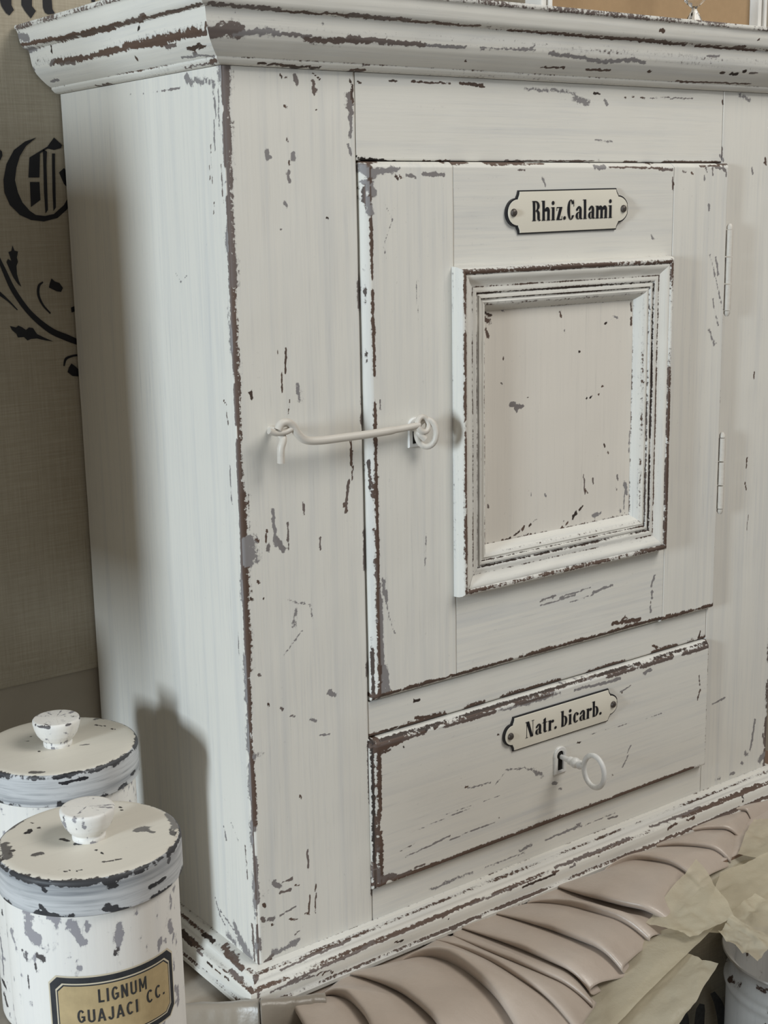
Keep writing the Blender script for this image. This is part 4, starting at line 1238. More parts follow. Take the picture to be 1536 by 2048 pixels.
def canister(cx, cy, ztop, k, label, seed, body_chips, top_chips, side_chips, knob_dark):
    t = thing('canister', label, 'canister', (cx, cy, TZ))
    RB, RL = .0413 * k, .0438 * k
    zl = ztop - .0185 * k
    # body
    prof = dens([(0.0, TZ + .0004), (RB - .002, TZ + .0004), (RB - .0005, TZ + .0012), (RB, TZ + .003), (RB, zl + .006)], .0016)
    pts, F, TH, SS, P = lathe_z(cx, cy, prof, 180)
    wear = np.zeros(len(pts)); tone = np.full(len(pts), .2)
    zz = pts[:, 2]
    n1 = fbm(TH * 9 + 20, zz * 160, seed, 3)
    wear = np.clip((n1 - .60) * 3.2, 0, .75); tone[:] = .15
    for uv, w, tn in body_chips:
        splat(pts, wear, tone, [on_cyl(u, v_, cx, cy, RB) for u, v_ in uv], w * .62 / FPX, tn)
    auto_smooth(add_mesh('body', pts, F, TINW, t, True, wear, tone), 40)
    # lid: top disc, rounded rim, side
    tp = dens([(0.0, ztop), (RL - .004, ztop), (RL - .0018, ztop - .0003), (RL - .0006, ztop - .0009)], .0012)
    sd = dens([(RL - .0006, ztop - .0009), (RL, ztop - .0022), (RL, zl + .0006), (RL - .0008, zl), (RB, zl)], .0009)
    prof = tp + sd[1:]
    pts, F, TH, SS, P = lathe_z(cx, cy, prof, 200)
    rr = P[SS, 0]; zz = pts[:, 2]
    edge_d = np.minimum(np.abs(zz - ztop + .0012), 1) + np.abs(rr - RL) * .8
    g = fbm(TH * 7 + 9, zz * 0 + 3, seed + 5, 3); g2 = fbm(TH * 30 + 4, zz * 500, seed + 8, 2)
    wear = np.clip(1.0 - edge_d / (.0022 + .0028 * g), 0, 1) * np.clip((g + g2 * .5) * 1.35, .35, 1.1)
    tone = np.full(len(pts), .80)
    low = np.clip(1 - np.abs(zz - zl) / (.0015 + .0045 * g2), 0, 1) * (rr > RL - .001) * np.clip((fbm(TH * 5 + 30, zz * 0, seed + 12, 2) - .35) * 4, 0, 1.1)
    up = low > wear; wear[up] = low[up]; tone[up] = .85
    for uv, w, tn in top_chips:
        splat(pts, wear, tone, [on_plane(u, v_, 2, ztop) for u, v_ in uv], w * .66 / FPX, tn)
    for uv, w, tn in side_chips:
        splat(pts, wear, tone, [on_cyl(u, v_, cx, cy, RL) for u, v_ in uv], w * .63 / FPX, tn)
    nq = 200
    mi = [0 if i < len(tp) - 2 else 1 for i in range(len(prof) - 1) for _ in range(nq)]
    lid = add_mesh('lid', pts, F, [TINT, TINL], t, True, wear, tone, mat_idx=mi)
    auto_smooth(lid, 45)
    kp = dens([(r_ * k, ztop + z_ * k) for r_, z_ in ((.0078, -.0002), (.0080, .0016), (.0074, .0024), (.0078, .0032), (.0094, .0046), (.0111, .0070), (.0123, .0100), (.0130, .0132), (.0130, .0148), (.0124, .0156), (0.0, .0160))], .0010)
    pts, F, TH, SS, P = lathe_z(cx, cy, kp, 64)
    zz = pts[:, 2] - ztop
    g = fbm(TH * 6 + 3, zz * 260, seed + 21, 3)
    wear = np.clip((g - .52) * 3.0, 0, .8); tone = np.full(len(pts), .15 if not knob_dark else .35)
    ed = np.clip(1 - np.abs(zz - .0148 * k) / .0016, 0, 1) * np.clip((fbm(TH * 4, zz * 0, seed + 2, 2) - .25) * 2.0, 0, 1) * knob_dark
    up = ed > wear; wear[up] = ed[up]; tone[up] = .6
    # lid mesh origin is shifted by the empty; knob is a sub-part of the lid
    kb = add_mesh('knob', pts, F, TINW, lid, True, wear, tone, origin=(cx, cy, TZ))
    return t


CF = on_plane(178, 1674, 2, .18); CB = on_plane(116, 1488, 2, .1535)
front_body = [([(55, 1825), (60, 1870), (75, 1885)], 20, .2), ([(70, 1870), (78, 1876)], 16, .2), ([(100, 1830), (115, 1838)], 14, .12), ([(140, 1845), (152, 1862)], 16, .08), ([(160, 1870), (170, 1885)], 12, .06), ([(238, 1855), (236, 1885)], 15, .2), ([(234, 1890), (233, 1905)], 8, .7), ([(230, 1912), (238, 1911)], 6, .95),
              ([(338, 1845), (342, 1860)], 14, .15), ([(332, 1850), (338, 1855)], 10, .15), ([(340, 1790), (342, 1810)], 6, .12), ([(75, 1915), (88, 1917)], 10, .8), ([(52, 1910), (58, 1922)], 12, .5), ([(70, 1930), (74, 1942)], 6, .9), ([(44, 1898), (47, 1910)], 6, .6), ([(55, 1950), (58, 1975)], 4, .7), ([(354, 1980), (356, 2005)], 10, .3), ([(318, 1890), (330, 1884)], 12, .3)]
front_top = [([(53, 1665), (62, 1660)], 9, .9), ([(64, 1645), (66, 1646)], 5, .7), ([(77, 1655), (78, 1656)], 5, .8), ([(68, 1710), (80, 1708)], 12, .5), ([(122, 1678), (138, 1681)], 7, .85), ([(150, 1687), (162, 1688)], 7, .95), ([(192, 1700), (193, 1701)], 5, .9), ([(204, 1706), (206, 1707)], 5, .95), ([(275, 1660), (290, 1656)], 16, .35), ([(290, 1658), (308, 1665)], 7, .4), ([(24, 1700), (27, 1702)], 6, .8),
             ([(18, 1705), (20, 1708)], 5, .6), ([(128, 1743), (140, 1741)], 4, .8), ([(155, 1742), (163, 1740)], 5, .95), ([(205, 1724), (240, 1718)], 4, .8), ([(238, 1614), (242, 1615)], 5, .7), ([(242, 1620), (245, 1620)], 4, .7), ([(345, 1640), (352, 1655)], 14, .25), ([(335, 1625), (348, 1640)], 12, .2), ([(340, 1660), (350, 1672)], 9, .5), ([(10, 1690), (14, 1715)], 14, .45), ([(15, 1660), (40, 1640), (60, 1625)], 14, .4)]
front_side = [([(80, 1765), (95, 1768)], 12, .95), ([(88, 1775), (90, 1782)], 8, .95), ([(85, 1815), (88, 1822)], 9, .9), ([(80, 1822), (95, 1830)], 9, .95), ([(215, 1765), (228, 1768)], 15, .75), ([(215, 1812), (225, 1818)], 15, .8), ([(300, 1775), (330, 1755)], 8, .85), ([(335, 1722), (340, 1715)], 9, .5), ([(320, 1700), (340, 1685)], 9, .9)]
canister(CF[0], CF[1], .18, 1.0, 'white chipped tin canister with tan paper label reading LIGNUM GUAJACI CC.', 61, front_body, front_top, front_side, 0.2)
back_top = [([(188, 1439), (197, 1437)], 7, .4), ([(190, 1450), (210, 1452)], 4, .7), ([(222, 1458), (230, 1459)], 4, .6), ([(52, 1482), (55, 1482)], 5, .9), ([(60, 1473), (62, 1473)], 4, .6), ([(77, 1503), (78, 1504)], 5, .6), ([(160, 1490), (175, 1489)], 5, .3), ([(245, 1515), (262, 1504)], 12, .6), ([(60, 1545), (85, 1545)], 10, .5), ([(220, 1540), (262, 1512)], 6, .4)]
back_side = [([(110, 1557), (170, 1540)], 8, .95), ([(120, 1567), (172, 1555)], 8, .95), ([(0, 1552), (10, 1552)], 12, .95), ([(240, 1578), (248, 1570)], 9, .7), ([(262, 1550), (270, 1540)], 8, .7), ([(242, 1582), (248, 1575)], 7, .4)]
canister(CB[0], CB[1], .1535, 1.105, 'white chipped tin canister without paper label beside the cabinet back corner', 67, [([(2, 1880), (8, 1950)], 8, .4), ([(5, 1960), (12, 1975)], 12, .9), ([(8, 1990), (14, 2010)], 14, .8), ([(4, 1820), (6, 1830)], 8, .9)], back_top, back_side, 1.0)

canister(-.290, .140, .205, 1.0, 'unseen third white tin canister, added to shade the low wall left of the cabinet', 71, [], [], [], 0.4)  # unseen extra canister, added to keep window light off the lower wall
# paper label on the front canister
cfo = [o for o in bpy.data.objects if o.name == 'canister'][0]
RB = .0413


def lab_place(cx, cy):
    th0 = math.radians(-101.5)

    def pl_(s, z, d):
        th = th0 + s / RB
        return (cx + (RB + .00025 + d) * math.cos(th), cy + (RB + .00025 + d) * math.sin(th), z)
    return pl_


LP_ = lab_place(CF[0], CF[1])


def lab_poly(hw, z0, z1, cut):
    out = []
    base = [(-hw, z0 + cut), (-hw + cut, z0), (hw - cut, z0), (hw, z0 + cut), (hw, z1 - cut), (hw - cut, z1), (-hw + cut, z1), (-hw, z1 - cut)]
    return base


def lab_patch(hw, z0, z1, cut, d):
    """strips across so that the paper follows the tin"""
    V, F = [], []
    xs = sorted(set([-hw, -hw + cut, hw - cut, hw] + list(np.linspace(-hw + cut, hw - cut, 33))))
    for x in xs:
        e = max(0, abs(x) - (hw - cut))
        V.append(LP_(x, z0 + e, d)); V.append(LP_(x, z1 - e, d))
    for i in range(len(xs) - 1):
        F.append((2 * i, 2 * i + 2, 2 * i + 3, 2 * i + 1))
    return V, F


V, F, M = [], [], []


def put(vf, mi):
    o = len(V); V.extend(vf[0]); F.extend(tuple(i + o for i in q) for q in vf[1]); M.extend([mi] * len(vf[1]))


lc = (.1305 + .0955) / 2; hh_ = .0180; lhw = .0325
put(lab_patch(lhw, lc - hh_, lc + hh_, .0040, 0), 0)
put(lab_patch(lhw - .0008, lc - hh_ + .0008, lc + hh_ - .0008, .0038, .00012), 1)
put(lab_patch(lhw - .0036, lc - hh_ + .0036, lc + hh_ - .0036, .0034, .00024), 0)
put(lab_patch(lhw - .0043, lc - hh_ + .0043, lc + hh_ - .0043, .0032, .00034), 1)
put(lab_patch(lhw - .0049, lc - hh_ + .0049, lc + hh_ - .0049, .0030, .00044), 2)
tp = text_polys('LIGNUM', SAN, -.0095, .0140, .1172, .0068, .10) + text_polys('GUAJACI', SAN, -.0195, .0090, .1076, .0066, .10) + text_polys('CC.', SAN, .0130, .0245, .1095, .0066, .10)
put(polys_vf(tp, lambda s, z, j: LP_(s, z, .00055 + j), .00001), 3)
lab = add_mesh('paper_label', V, F, [PAPERC, LBLACK, PAPER, INKFADE], cfo, False, mat_idx=M)
lab['label'] = 'tan paper label with black border reading LIGNUM GUAJACI CC.'

# ------------------------------------------------------------------ linen wall hanging with blackletter print
YB = WY - .0016
hang = thing('linen_wall_hanging', 'coarse linen cloth with black gothic lettering hung on the wall behind the cabinet', 'wall hanging', (-.3, WY, .147))
nx_, nz_ = 150, 120
gx = np.linspace(-.85, .62, nx_); gz = np.linspace(.147, 1.15, nz_)
GX, GZ = np.meshgrid(gx, gz, indexing='ij')
GY = YB - .0006 * fbm(GX * 9, GZ * 5, 5, 3)
hemz = np.clip(1 - (GZ - .147) / .012, 0, 1)
GY = GY - .0016 * np.sin(np.clip((GZ - .147) / .012, 0, 1) * math.pi)
pts = np.stack([GX, GY, GZ], -1).reshape(-1, 3)
I = np.arange(nx_ * nz_).reshape(nx_, nz_)
q = np.stack([I[:-1, :-1], I[1:, :-1], I[1:, 1:], I[:-1, 1:]], -1).reshape(-1, 4)
add_mesh('cloth', pts, [tuple(x) for x in q.tolist()], LINEN, hang)
YP = WY - .0024


def wp_(u, v_): return tuple(on_plane(u, v_, 1, YP))


def print_poly(name, polys, label=None):
    V, F = [], []
    for p in polys:
        o = len(V)
        W3 = [wp_(u, v_) for u, v_ in p]
        V += W3; F.append(tuple(range(o, o + len(p))))
    o = add_mesh(name, V, F, INK, hang, False)
    bm = bmesh.new(); bm.from_mesh(o.data)
    bmesh.ops.triangulate(bm, faces=bm.faces[:])
    for fc in bm.faces:
        if fc.normal.y > 0: fc.normal_flip()
    bm.to_mesh(o.data); bm.free()
    if label: o['label'] = label
    return o


# the large round letter: crescent, inner bars, right part running on behind the cabinet
oc = [(73, 275), (50, 283), (28, 300), (13, 328), (7, 360), (9, 385), (20, 410), (40, 430), (62, 440), (88, 443), (115, 436), (133, 420), (148, 400), (160, 370), (163, 340), (158, 310), (150, 300), (149, 330), (146, 360), (138, 392), (128, 410), (108, 428), (90, 432), (72, 430), (60, 422), (45, 405), (36, 385), (30, 360), (33, 335), (40, 312), (52, 292), (73, 275)]
print_poly('printed_letter', [oc[:-1], [(59, 315), (95, 293), (108, 275), (124, 290), (122, 296), (108, 300), (95, 297), (80, 307), (79, 355), (57, 355)], [(60, 364), (79, 364), (81, 400), (62, 414)],
                              [(86, 299), (94, 303), (93, 330), (96, 420), (91, 427), (88, 380)], [(104, 307), (110, 307), (110, 330), (112, 415), (107, 422), (105, 380)], [(118, 345), (128, 336), (140, 350), (150, 380), (145, 386), (128, 368)]],
           'black blackletter capital partly hidden by the cabinet')
for pp in ([(-8, -8), (0, 0), (3, 12), (12, 26), (19, 31), (28, 20), (23, 10), (23, -8)], [(43, -8), (43, 10), (50, 22), (62, 37), (72, 22), (64, 12), (64, -8)], [(85, -8), (86, 15), (90, 25), (96, 29), (110, 27), (105, 18), (103, -8)], [(183, -8), (183, 4), (190, 4), (192, -8)]):
    print_poly('printed_letter_stroke', [pp])
print_poly('printed_letter', [[(-14, 318), (-10, 300), (-3, 297), (4, 303), (5, 311), (2, 318), (-6, 330)]])
# stems, leaves and buds


def ustroke(pts, ws):
    P = smooth_path([(a, b, 0) for a, b in pts], 6)
    n = len(P)
    wv = np.interp(np.linspace(0, 1, n), np.linspace(0, 1, len(ws)), ws)
    L_, R_ = [], []
    for i in range(n):
        t = P[min(i + 1, n - 1)] - P[max(i - 1, 0)]; t = t / (np.linalg.norm(t) + 1e-9)
        nn = np.array([-t[1], t[0]])
        L_.append(tuple(P[i][:2] + nn * wv[i] / 2)); R_.append(tuple(P[i][:2] - nn * wv[i] / 2))
    return L_ + R_[::-1]


print_poly('printed_scroll', [ustroke([(-12, 495), (8, 540), (28, 582), (60, 626), (100, 660), (135, 676), (170, 690)], [4, 8, 10, 10, 12, 13, 10])])
for pp in (ustroke([(86, 564), (78, 572), (77, 590), (86, 610), (101, 627)], [3, 5, 5, 4, 3]), ustroke([(-10, 580), (15, 600), (35, 620)], [9, 4, 2]), ustroke([(128, 732), (132, 718), (145, 712), (158, 710)], [3, 5, 4, 4])):
    print_poly('printed_scroll', [pp])
print_poly('printed_leaf', [[(25, 491), (29, 501), (36, 503), (34, 515), (36, 524), (33, 532), (34, 548), (38, 562), (43, 574), (36, 568), (27, 555), (20, 540), (13, 524), (16, 518), (23, 522), (17, 504), (23, 502)]])
print_poly('printed_leaf', [[(20, 652), (32, 655), (37, 651), (45, 655), (52, 660), (58, 655), (66, 656), (74, 668), (88, 675), (107, 683), (92, 681), (74, 677), (62, 678), (55, 681), (48, 674), (36, 675), (33, 668), (24, 660)]])
for pp in ([(103, 557), (110, 563), (119, 566), (126, 576), (122, 584), (112, 582), (98, 575), (100, 566)], [(143, 727), (150, 732), (158, 740), (158, 753), (145, 752), (135, 744), (138, 735)], [(142, 615), (150, 612), (152, 622), (143, 625)]):
    print_poly('printed_bud', [pp])

# ------------------------------------------------------------------ tables under it all
FZ = -0.78
con = thing('console_table', 'narrow table under the cabinet, hidden by its linen skirt', 'table', (.28, .07, FZ))
bevel_box('tabletop', .003, .58, -.060, .212, -.042, -.0190, RAWWOOD, con)
for lx in (.025, .56):
    for ly in (-.04, .19): bevel_box('leg', lx - .018, lx + .018, ly - .018, ly + .018, FZ, -.042, RAWWOOD, con)
sid = thing('side_table', 'low table under a beige cloth carrying the two white canisters', 'table', (-.35, -.1, FZ))
bevel_box('tabletop', -.66, -.002, -.34, .2125, -.045, TZ - .0028, RAWWOOD, sid)
for lx in (-.63, -.05):
    for ly in (-.31, .185): bevel_box('leg', lx - .02, lx + .02, ly - .02, ly + .02, FZ, -.045, RAWWOOD, sid)


def grid_obj(name, fn, nu, nv_, mat, parent=None, thick=0.0, smooth=True):
    U, V_ = np.meshgrid(np.linspace(0, 1, nu), np.linspace(0, 1, nv_), indexing='ij')
    pts = np.asarray(fn(U.ravel(), V_.ravel())).T
    I = np.arange(nu * nv_).reshape(nu, nv_)
    q = np.stack([I[:-1, :-1], I[1:, :-1], I[1:, 1:], I[:-1, 1:]], -1).reshape(-1, 4)
    o = add_mesh(name, pts, [tuple(x) for x in q.tolist()], mat, parent, smooth)
    if thick:
        m = o.modifiers.new('thickness', 'SOLIDIFY'); m.thickness = thick; m.offset = 0
    return o


def cloth_fn(u, v_):
    x = -.70 + u * .7015; y = -.38 + v_ * .592
    z = TZ - .0012 + .0006 * fbm(x * 20, y * 20, 3, 2)
    dl = np.clip((-.664 - x) / .03, 0, 1); df = np.clip((-.344 - y) / .03, 0, 1)
    z = z - .25 * np.maximum(dl, df) ** .6
    y = np.where(df > 0, -.346 - .004 * np.sin(x * 90), y); x = np.where(dl > 0, -.666, x)
    return x, y, z


tag(grid_obj('table_cloth', cloth_fn, 120, 120, BEIGE), 'plain beige cloth covering the table under the canisters', 'tablecloth')

# printed linen skirt hanging from the console
skirt = thing('linen_table_skirt', 'grey linen skirt with black lettering hanging below the ruffle', 'table skirt', (.28, -.07, FZ))


def skirt_fn(u, v_):
    x = .006 + u * .59
    z = -.020 - v_ * .70
    y = -.070 - .010 * v_ * (1 + np.sin(x * 70 + 1)) - .004 * fbm(x * 25, z * 6, 9, 2)
    y = np.where(v_ < .012, -.058, y)
    return x, y, z


grid_obj('cloth', skirt_fn, 160, 70, LINEN2, skirt)


def skirt_print(polys):
    V, F = [], []
    for p in polys:
        o = len(V)
        for u, v_ in p:
            P = on_plane(u, v_, 1, -.0835); V.append(tuple(P))
        F.append(tuple(range(o, o + len(p))))
    ob = add_mesh('printed_letter', V, F, INKFADE, skirt, False)
    bm = bmesh.new(); bm.from_mesh(ob.data); bmesh.ops.triangulate(bm, faces=bm.faces[:])
    for fc in bm.faces:
        if fc.normal.y > 0: fc.normal_flip()
    bm.to_mesh(ob.data); bm.free()


for st_ in ([(1306, 1996), (1322, 2012), (1330, 2050), (1330, 2090)], [(1338, 1992), (1356, 2008), (1368, 2040), (1370, 2090)], [(1404, 2008), (1400, 2030), (1396, 2090)], [(1425, 1985), (1438, 2010), (1446, 2048), (1448, 2090)]):
    skirt_print([ustroke(st_, [10, 18, 20, 16])])

# ------------------------------------------------------------------ satin ruffle around the foot of the cabinet
satin = thing('satin_ruffle', 'blush satin pleated ruffle spread along the foot of the cabinet', 'ruffle', (.2, -.06, -.018))
ZS = -.0135
NOSES = [  # base, middle, hem (photo points) from the front left corner to the far right
    [(560, 2003), (600, 2050), (640, 2140)],
    [(650, 1990), (705, 2015), (760, 2100)],
    [(725, 1956), (826, 2015), (900, 2100)],
    [(826, 1912), (920, 1942), (1040, 2060)],
    [(900, 1885), (1014, 1945), (1159, 2047)],
    [(936, 1880), (1053, 1934), (1186, 1988)],
    [(946, 1862), (1073, 1914), (1180, 1962)],
    [(1014, 1832), (1131, 1875), (1245, 1924)],
    [(1075, 1802), (1170, 1820), (1300, 1862)],
    [(1127, 1779), (1225, 1816), (1340, 1838)],
    [(1215, 1735), (1290, 1722), (1400, 1752)],
    [(1300, 1692), (1380, 1694), (1462, 1706)],
    [(1365, 1664), (1420, 1658), (1482, 1660)],
    [(1440, 1630), (1475, 1622), (1505, 1628)],
    [(1500, 1605), (1530, 1598), (1560, 1600)],
]
NV = 34
lines = []
for nb_, nm_, nh_ in NOSES:
    p0, p1, p2 = [on_plane(u, v_, 2, ZS) for u, v_ in (nb_, nm_, nh_)]
    ctrl = 2 * p1 - .5 * (p0 + p2)
    p_1 = p0 + np.array([0, .010, 0])
    T = np.linspace(-.14, 1, NV)[:, None]
    lines.append((1 - T) ** 2 * p0 + 2 * T * (1 - T) * ctrl + T ** 2 * p2)
SEC = [(.42, .0004), (.28, .0004), (.17, .0006), (.11, .0014), (.05, .0030), (.012, .0048), (.0, .0060), (.012, .0070), (.04, .0075), (.13, .0076), (.26, .0072), (.42, .0064), (.60, .0052), (.80, .0036), (1.0, .0019), (1.2, .0008), (1.36, .0005)]
rows = []
for k in range(len(lines) - 1):
    A_, B_ = lines[k], lines[k + 1]
    hs = [1.3, 1.5, 1.6, 1.7, .9, .7, 1.0, 1.1, 1.0, 1.5, 1.1, .9, .8, .7][k]
    for s, h in SEC:
        P = A_ + (B_ - A_) * s
        tt = np.linspace(0, 1, NV)
        grow = .12 + .88 * np.clip(tt / .45, 0, 1) ** .8
        wob = (fbm(tt * 5 + s * 3, tt * 0 + k * 5.1, 4, 3) - .5) * .0007 * grow + (fbm(tt * 2.5 + k * 9, np.full_like(tt, s * 3), 8, 2) - .5) * .0018 * grow
        droop = -.010 * np.clip((tt - .75) / .25, 0, 1) ** 2
        rows.append(np.stack([P[:, 0], P[:, 1], ZS - .0028 + h * hs * grow + wob + droop], 1))
rows = np.array(rows)
m_, n_ = rows.shape[:2]
I = np.arange(m_ * n_).reshape(m_, n_)
q = np.stack([I[:-1, :-1], I[:-1, 1:], I[1:, 1:], I[1:, :-1]], -1).reshape(-1, 4)
so = add_mesh('pleats', rows.reshape(-1, 3), [tuple(x) for x in q.tolist()], SATIN, satin)
md = so.modifiers.new('smooth', 'SUBSURF'); md.levels = 1; md.render_levels = 1
md = so.modifiers.new('thickness', 'SOLIDIFY'); md.thickness = .0006; md.offset = 0


def under_fn(u, v_):
    x = .004 + u * .58; y = -.066 + v_ * .10
    return x, y, -.0184 + 0 * x - .05 * np.clip((-.060 - y) / .006, 0, 1)


grid_obj('underlay', under_fn, 40, 16, SATIN, satin)
# drape over the corner at the left end: crest, then hanging flat front
def drape(name, crest, d, drop, mat):
    C3 = smooth_path([at_depth(u, v_, dd) for (u, v_), dd in zip(crest, d)], 8)
    R_ = []
    for p in C3:
        p = np.array(p)
        out = np.array([-.55, -.83, 0])
        R_.append([p - out * .020 + [0, 0, -.014], p - out * .008 + [0, 0, -.0035], p, p + out * .003 + [0, 0, -.002], p + out * .005 + [0, 0, -.008]] + [p + out * (.006 + .006 * t) + np.array([0, 0, -.008 - drop * t]) for t in np.linspace(.1, 1, 8)])
    R_ = np.array(R_); a, b = R_.shape[:2]
    R_[:, :, 1] += (fbm(np.arange(a)[:, None] * .25 + np.zeros((a, b)), np.arange(b)[None, :] * .3 + np.zeros((a, b)), 14, 2) - .5) * .004
    I = np.arange(a * b).reshape(a, b)
    q = np.stack([I[:-1, :-1], I[:-1, 1:], I[1:, 1:], I[1:, :-1]], -1).reshape(-1, 4)
    o = add_mesh(name, R_.reshape(-1, 3), [tuple(x) for x in q.tolist()], mat, satin)
    md = o.modifiers.new('smooth', 'SUBSURF'); md.levels = 1; md.render_levels = 1
    md = o.modifiers.new('thickness', 'SOLIDIFY'); md.thickness = .0008; md.offset = 0
    return o


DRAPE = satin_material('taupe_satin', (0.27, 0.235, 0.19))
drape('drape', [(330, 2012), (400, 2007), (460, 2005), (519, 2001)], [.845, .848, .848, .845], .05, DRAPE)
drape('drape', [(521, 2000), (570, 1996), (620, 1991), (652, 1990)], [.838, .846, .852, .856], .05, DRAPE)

# ------------------------------------------------------------------ organza layer: stiff folded sheets under and beyond the satin
org = thing('organza_ruffle', 'stiff yellowed organza ruffle sticking out below the satin pleats', 'ruffle', (.25, -.12, -.02))


def sheet(corners, zs, seed, amp=.002, curl=0.0, n=16):
    """corners: four photo points in order, zs their heights"""
    Q = [on_plane(u, v_, 2, z) for (u, v_), z in zip(corners, zs)]

    def fn(u, v_):
        P = [Q[0][i] * (1 - u) * (1 - v_) + Q[1][i] * u * (1 - v_) + Q[2][i] * u * v_ + Q[3][i] * (1 - u) * v_ for i in range(3)]
        c = (np.abs(fbm(u * 2.5 + seed, v_ * 2.5, seed, 2) - .5) * 2) * amp * 2.4 + np.abs(fbm(u * 7, v_ * 7, seed + 4, 2) - .5) * amp * 1.2
        P[2] = P[2] + c - curl * np.maximum(np.abs(u - .5), np.abs(v_ - .5)) ** 2
        P[0] = P[0] + (fbm(u * 4, v_ * 4, seed + 30, 2) - .5) * amp * 1.3
        P[1] = P[1] + (fbm(u * 4, v_ * 4, seed + 60, 2) - .5) * amp * 1.3
        return P[0], P[1], P[2]
    return grid_obj('fold', fn, n, n, ORGANZA, org)


Z0 = -.026
SHEETS = [
    ([(1250, 1890), (1420, 1740), (1620, 1640), (1600, 1850)], [-.030, -.026, -.026, -.034], 21),
    ([(880, 2170), (1180, 1900), (1456, 1830), (1190, 2095)], [-.034, -.024, -.018, -.034], 2),
    ([(1200, 2070), (1340, 1900), (1437, 1931), (1345, 2075)], [-.040, -.030, -.024, -.040], 3),
    ([(1290, 1850), (1395, 1719), (1472, 1834), (1380, 1880)], [-.016, -.002, -.010, -.018], 6),
    ([(1400, 1850), (1440, 1752), (1570, 1690), (1550, 1830)], [-.022, -.014, -.012, -.022], 8),
    ([(1475, 1712), (1505, 1640), (1610, 1640), (1600, 1735)], [-.018, -.013, -.012, -.018], 13),
    ([(1452, 1836), (1510, 1790), (1600, 1830), (1545, 1905)], [-.018, -.012, -.012, -.016], 11),
    ([(1436, 1872), (1462, 1834), (1550, 1880), (1514, 1930)], [-.012, -.006, -.002, -.004], 10),
]
for c, z, s in SHEETS:
    sheet(c, z, s * 7, amp=.0016, n=30)

# ------------------------------------------------------------------ milk can beside the table skirt, on its stool
mc = on_plane(1618, 1910, 1, -.135)
CX, CY = mc[0], mc[1]
czt = -.062
st_z = -.34
stool = thing('stool', 'small wooden stool under the chipped churn', 'stool', (CX, CY, FZ))
bevel_box('seat', CX - .10, CX + .10, CY - .10, CY + .10, st_z - .025, st_z, RAWWOOD, stool)
for sx in (-1, 1):
    for sy in (-1, 1): bevel_box('leg', CX + sx * .08 - .012, CX + sx * .08 + .012, CY + sy * .08 - .012, CY + sy * .08 + .012, FZ, st_z - .025, RAWWOOD, stool)
can = thing('churn', 'grey white enamel churn with rust chips standing below the ruffle', 'churn', (CX, CY, st_z))
prof = dens([(0, st_z + .0005), (.055, st_z + .0005), (.058, st_z + .003), (.058, czt - .030), (.0592, czt - .028), (.0600, czt - .025), (.0592, czt - .022), (.0560, czt - .020), (.0545, czt - .016), (.0548, czt - .010), (.0580, czt - .004), (.0620, czt), (.0615, czt + .0012), (.0560, czt - .004), (.0525, czt - .012), (.0520, czt - .06), (.0520, st_z + .02), (0, st_z + .02)], .003)
pts, F, TH, SS, P = lathe_z(CX, CY, prof, 110)
zz = pts[:, 2]
wear = np.clip((fbm(TH * 8 + 7, zz * 60, 77, 3) - .60) * 3.5, 0, .7); tone = np.full(len(pts), .75)
for uv, w in [([(1470, 1962), (1474, 1968)], 14), ([(1512, 1980), (1520, 1986)], 16), ([(1534, 1985), (1540, 1995)], 14), ([(1458, 1950), (1462, 1960)], 12), ([(1495, 1920), (1505, 1927)], 7), ([(1524, 1928), (1536, 1926)], 9), ([(1510, 2010), (1512, 2013)], 5), ([(1458, 1885), (1468, 1905)], 7)]:
    splat(pts, wear, tone, [on_cyl(u, v_, CX, CY, .058) for u, v_ in uv], w * .9 / FPX, .8)
auto_smooth(add_mesh('body', pts, F, CANW, can, True, wear, tone), 50)

# ------------------------------------------------------------------ on top of the cabinet: framed board and crystal candlestick
TOPZ = .5927
fy = .020
xl, xr = on_plane(1098, 10, 1, fy)[0], on_plane(1507, 40, 1, fy)[0]
pic = thing('framed_board', 'white framed tan board standing on the cabinet top', 'framed board', ((xl + xr) / 2, fy, TOPZ))
fz0, fz1 = TOPZ, TOPZ + .26
fwid = .011
bevel_box('board', xl - .002, xr + .002, fy + .004, fy + .010, fz0 + .004, fz1 - .008, TANBOARD, pic, .0006)
for a, b in ((xl - fwid, xl), (xr, xr + fwid)):
    for k in range(3):
        w = (b - a) / 3
        bevel_box('frame_bar', a + k * w + .0002, a + (k + 1) * w - .0002, fy - .004 + (k % 2) * .002, fy + .012, fz0, fz1, FRAMEW, pic, .0012)
bevel_box('frame_bar', xl, xr, fy - .003, fy + .012, fz1 - fwid, fz1, FRAMEW, pic, .0012)
bevel_box('frame_bar', xl, xr, fy - .001, fy + .012, fz0, fz0 + .005, FRAMEW, pic, .0008)
gp = on_plane(1388, 40, 1, -.010)
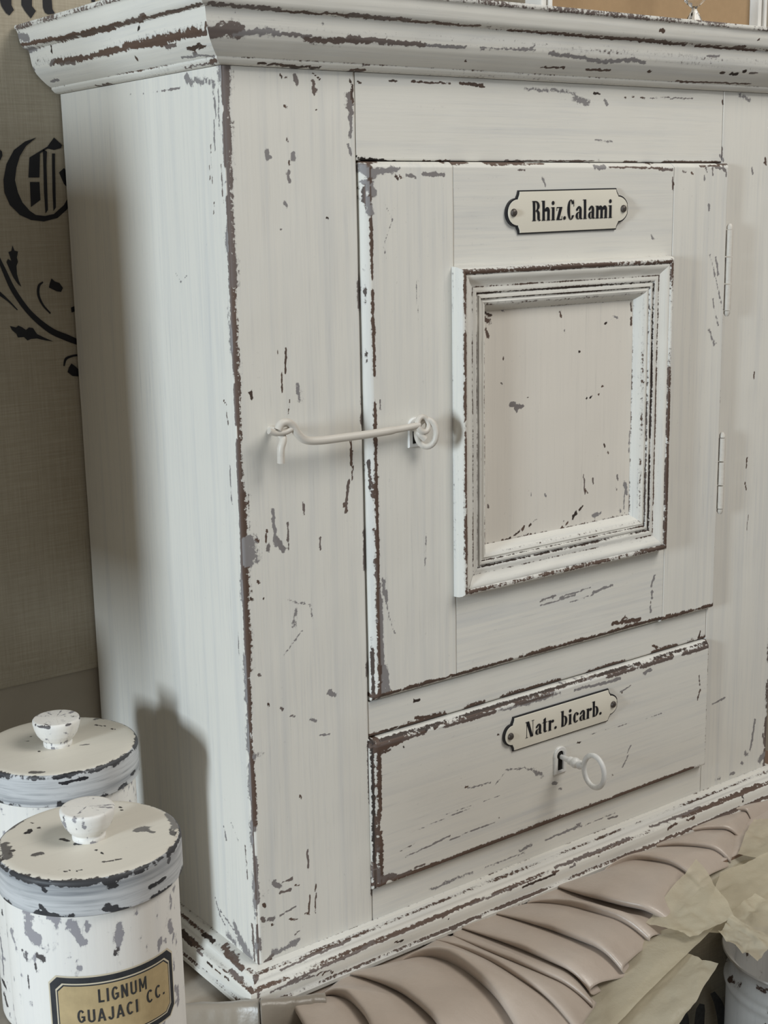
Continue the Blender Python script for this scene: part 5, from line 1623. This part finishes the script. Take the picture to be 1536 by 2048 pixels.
gl = thing('crystal_candlestick', 'small faceted crystal candlestick standing on the cabinet top', 'candlestick', (gp[0], -.010, TOPZ))
prof = [(0.0, TOPZ + .0003), (.0058, TOPZ + .0003), (.0056, TOPZ + .002), (.0030, TOPZ + .007), (.0016, TOPZ + .0098), (.0030, TOPZ + .0112), (.0072, TOPZ + .0150), (.0074, TOPZ + .0180), (.0030, TOPZ + .0225), (.0022, TOPZ + .026), (.0022, TOPZ + .060), (.0070, TOPZ + .066), (.0075, TOPZ + .080), (.0055, TOPZ + .080), (.0050, TOPZ + .068), (0.0, TOPZ + .066)]
pts, F, TH, SS, P = lathe_z(gp[0], -.010, prof, 8)
add_mesh('stem', pts, F, GLASS, gl, False)

# ------------------------------------------------------------------ unseen table lamp, added so its shade keeps window light off the wall
LX, LY = -.45, .093
lamp = thing('unseen_lamp_blocker', 'unseen table lamp with a drum shade, added to block the window light', 'light blocker', (LX, LY, TZ))
prof = dens([(0, TZ + .0005), (.060, TZ + .0005), (.062, TZ + .006), (.052, TZ + .016), (.020, TZ + .030), (.014, TZ + .060), (.026, TZ + .110), (.034, TZ + .170), (.026, TZ + .230), (.010, TZ + .270), (.008, TZ + .36), (0, TZ + .365)], .006)
pts, F, TH, SS, P = lathe_z(LX, LY, prof, 40)
add_mesh('base', pts, F, TINW, lamp, True, np.zeros(len(pts)), np.zeros(len(pts)))
z0_, z1_ = .260, .538
prof = [(.113, z0_), (.113, z1_), (.1115, z1_), (.1115, z0_), (.113, z0_)]
pts, F, TH, SS, P = lathe_z(LX, LY, prof, 64)
auto_smooth(add_mesh('blocker_shade', pts, F, LINEN2, lamp), 40)
v, f = join_vf([tube_vf([(LX - .112, LY, z1_ - .03), (LX + .112, LY, z1_ - .03)], .002, 8), tube_vf([(LX, LY - .112, z1_ - .03), (LX, LY + .112, z1_ - .03)], .002, 8), tube_vf([(LX, LY, TZ + .36), (LX, LY, z1_ - .025)], .004, 8)])
add_mesh('shade_carrier', v, f, SCREW, lamp)
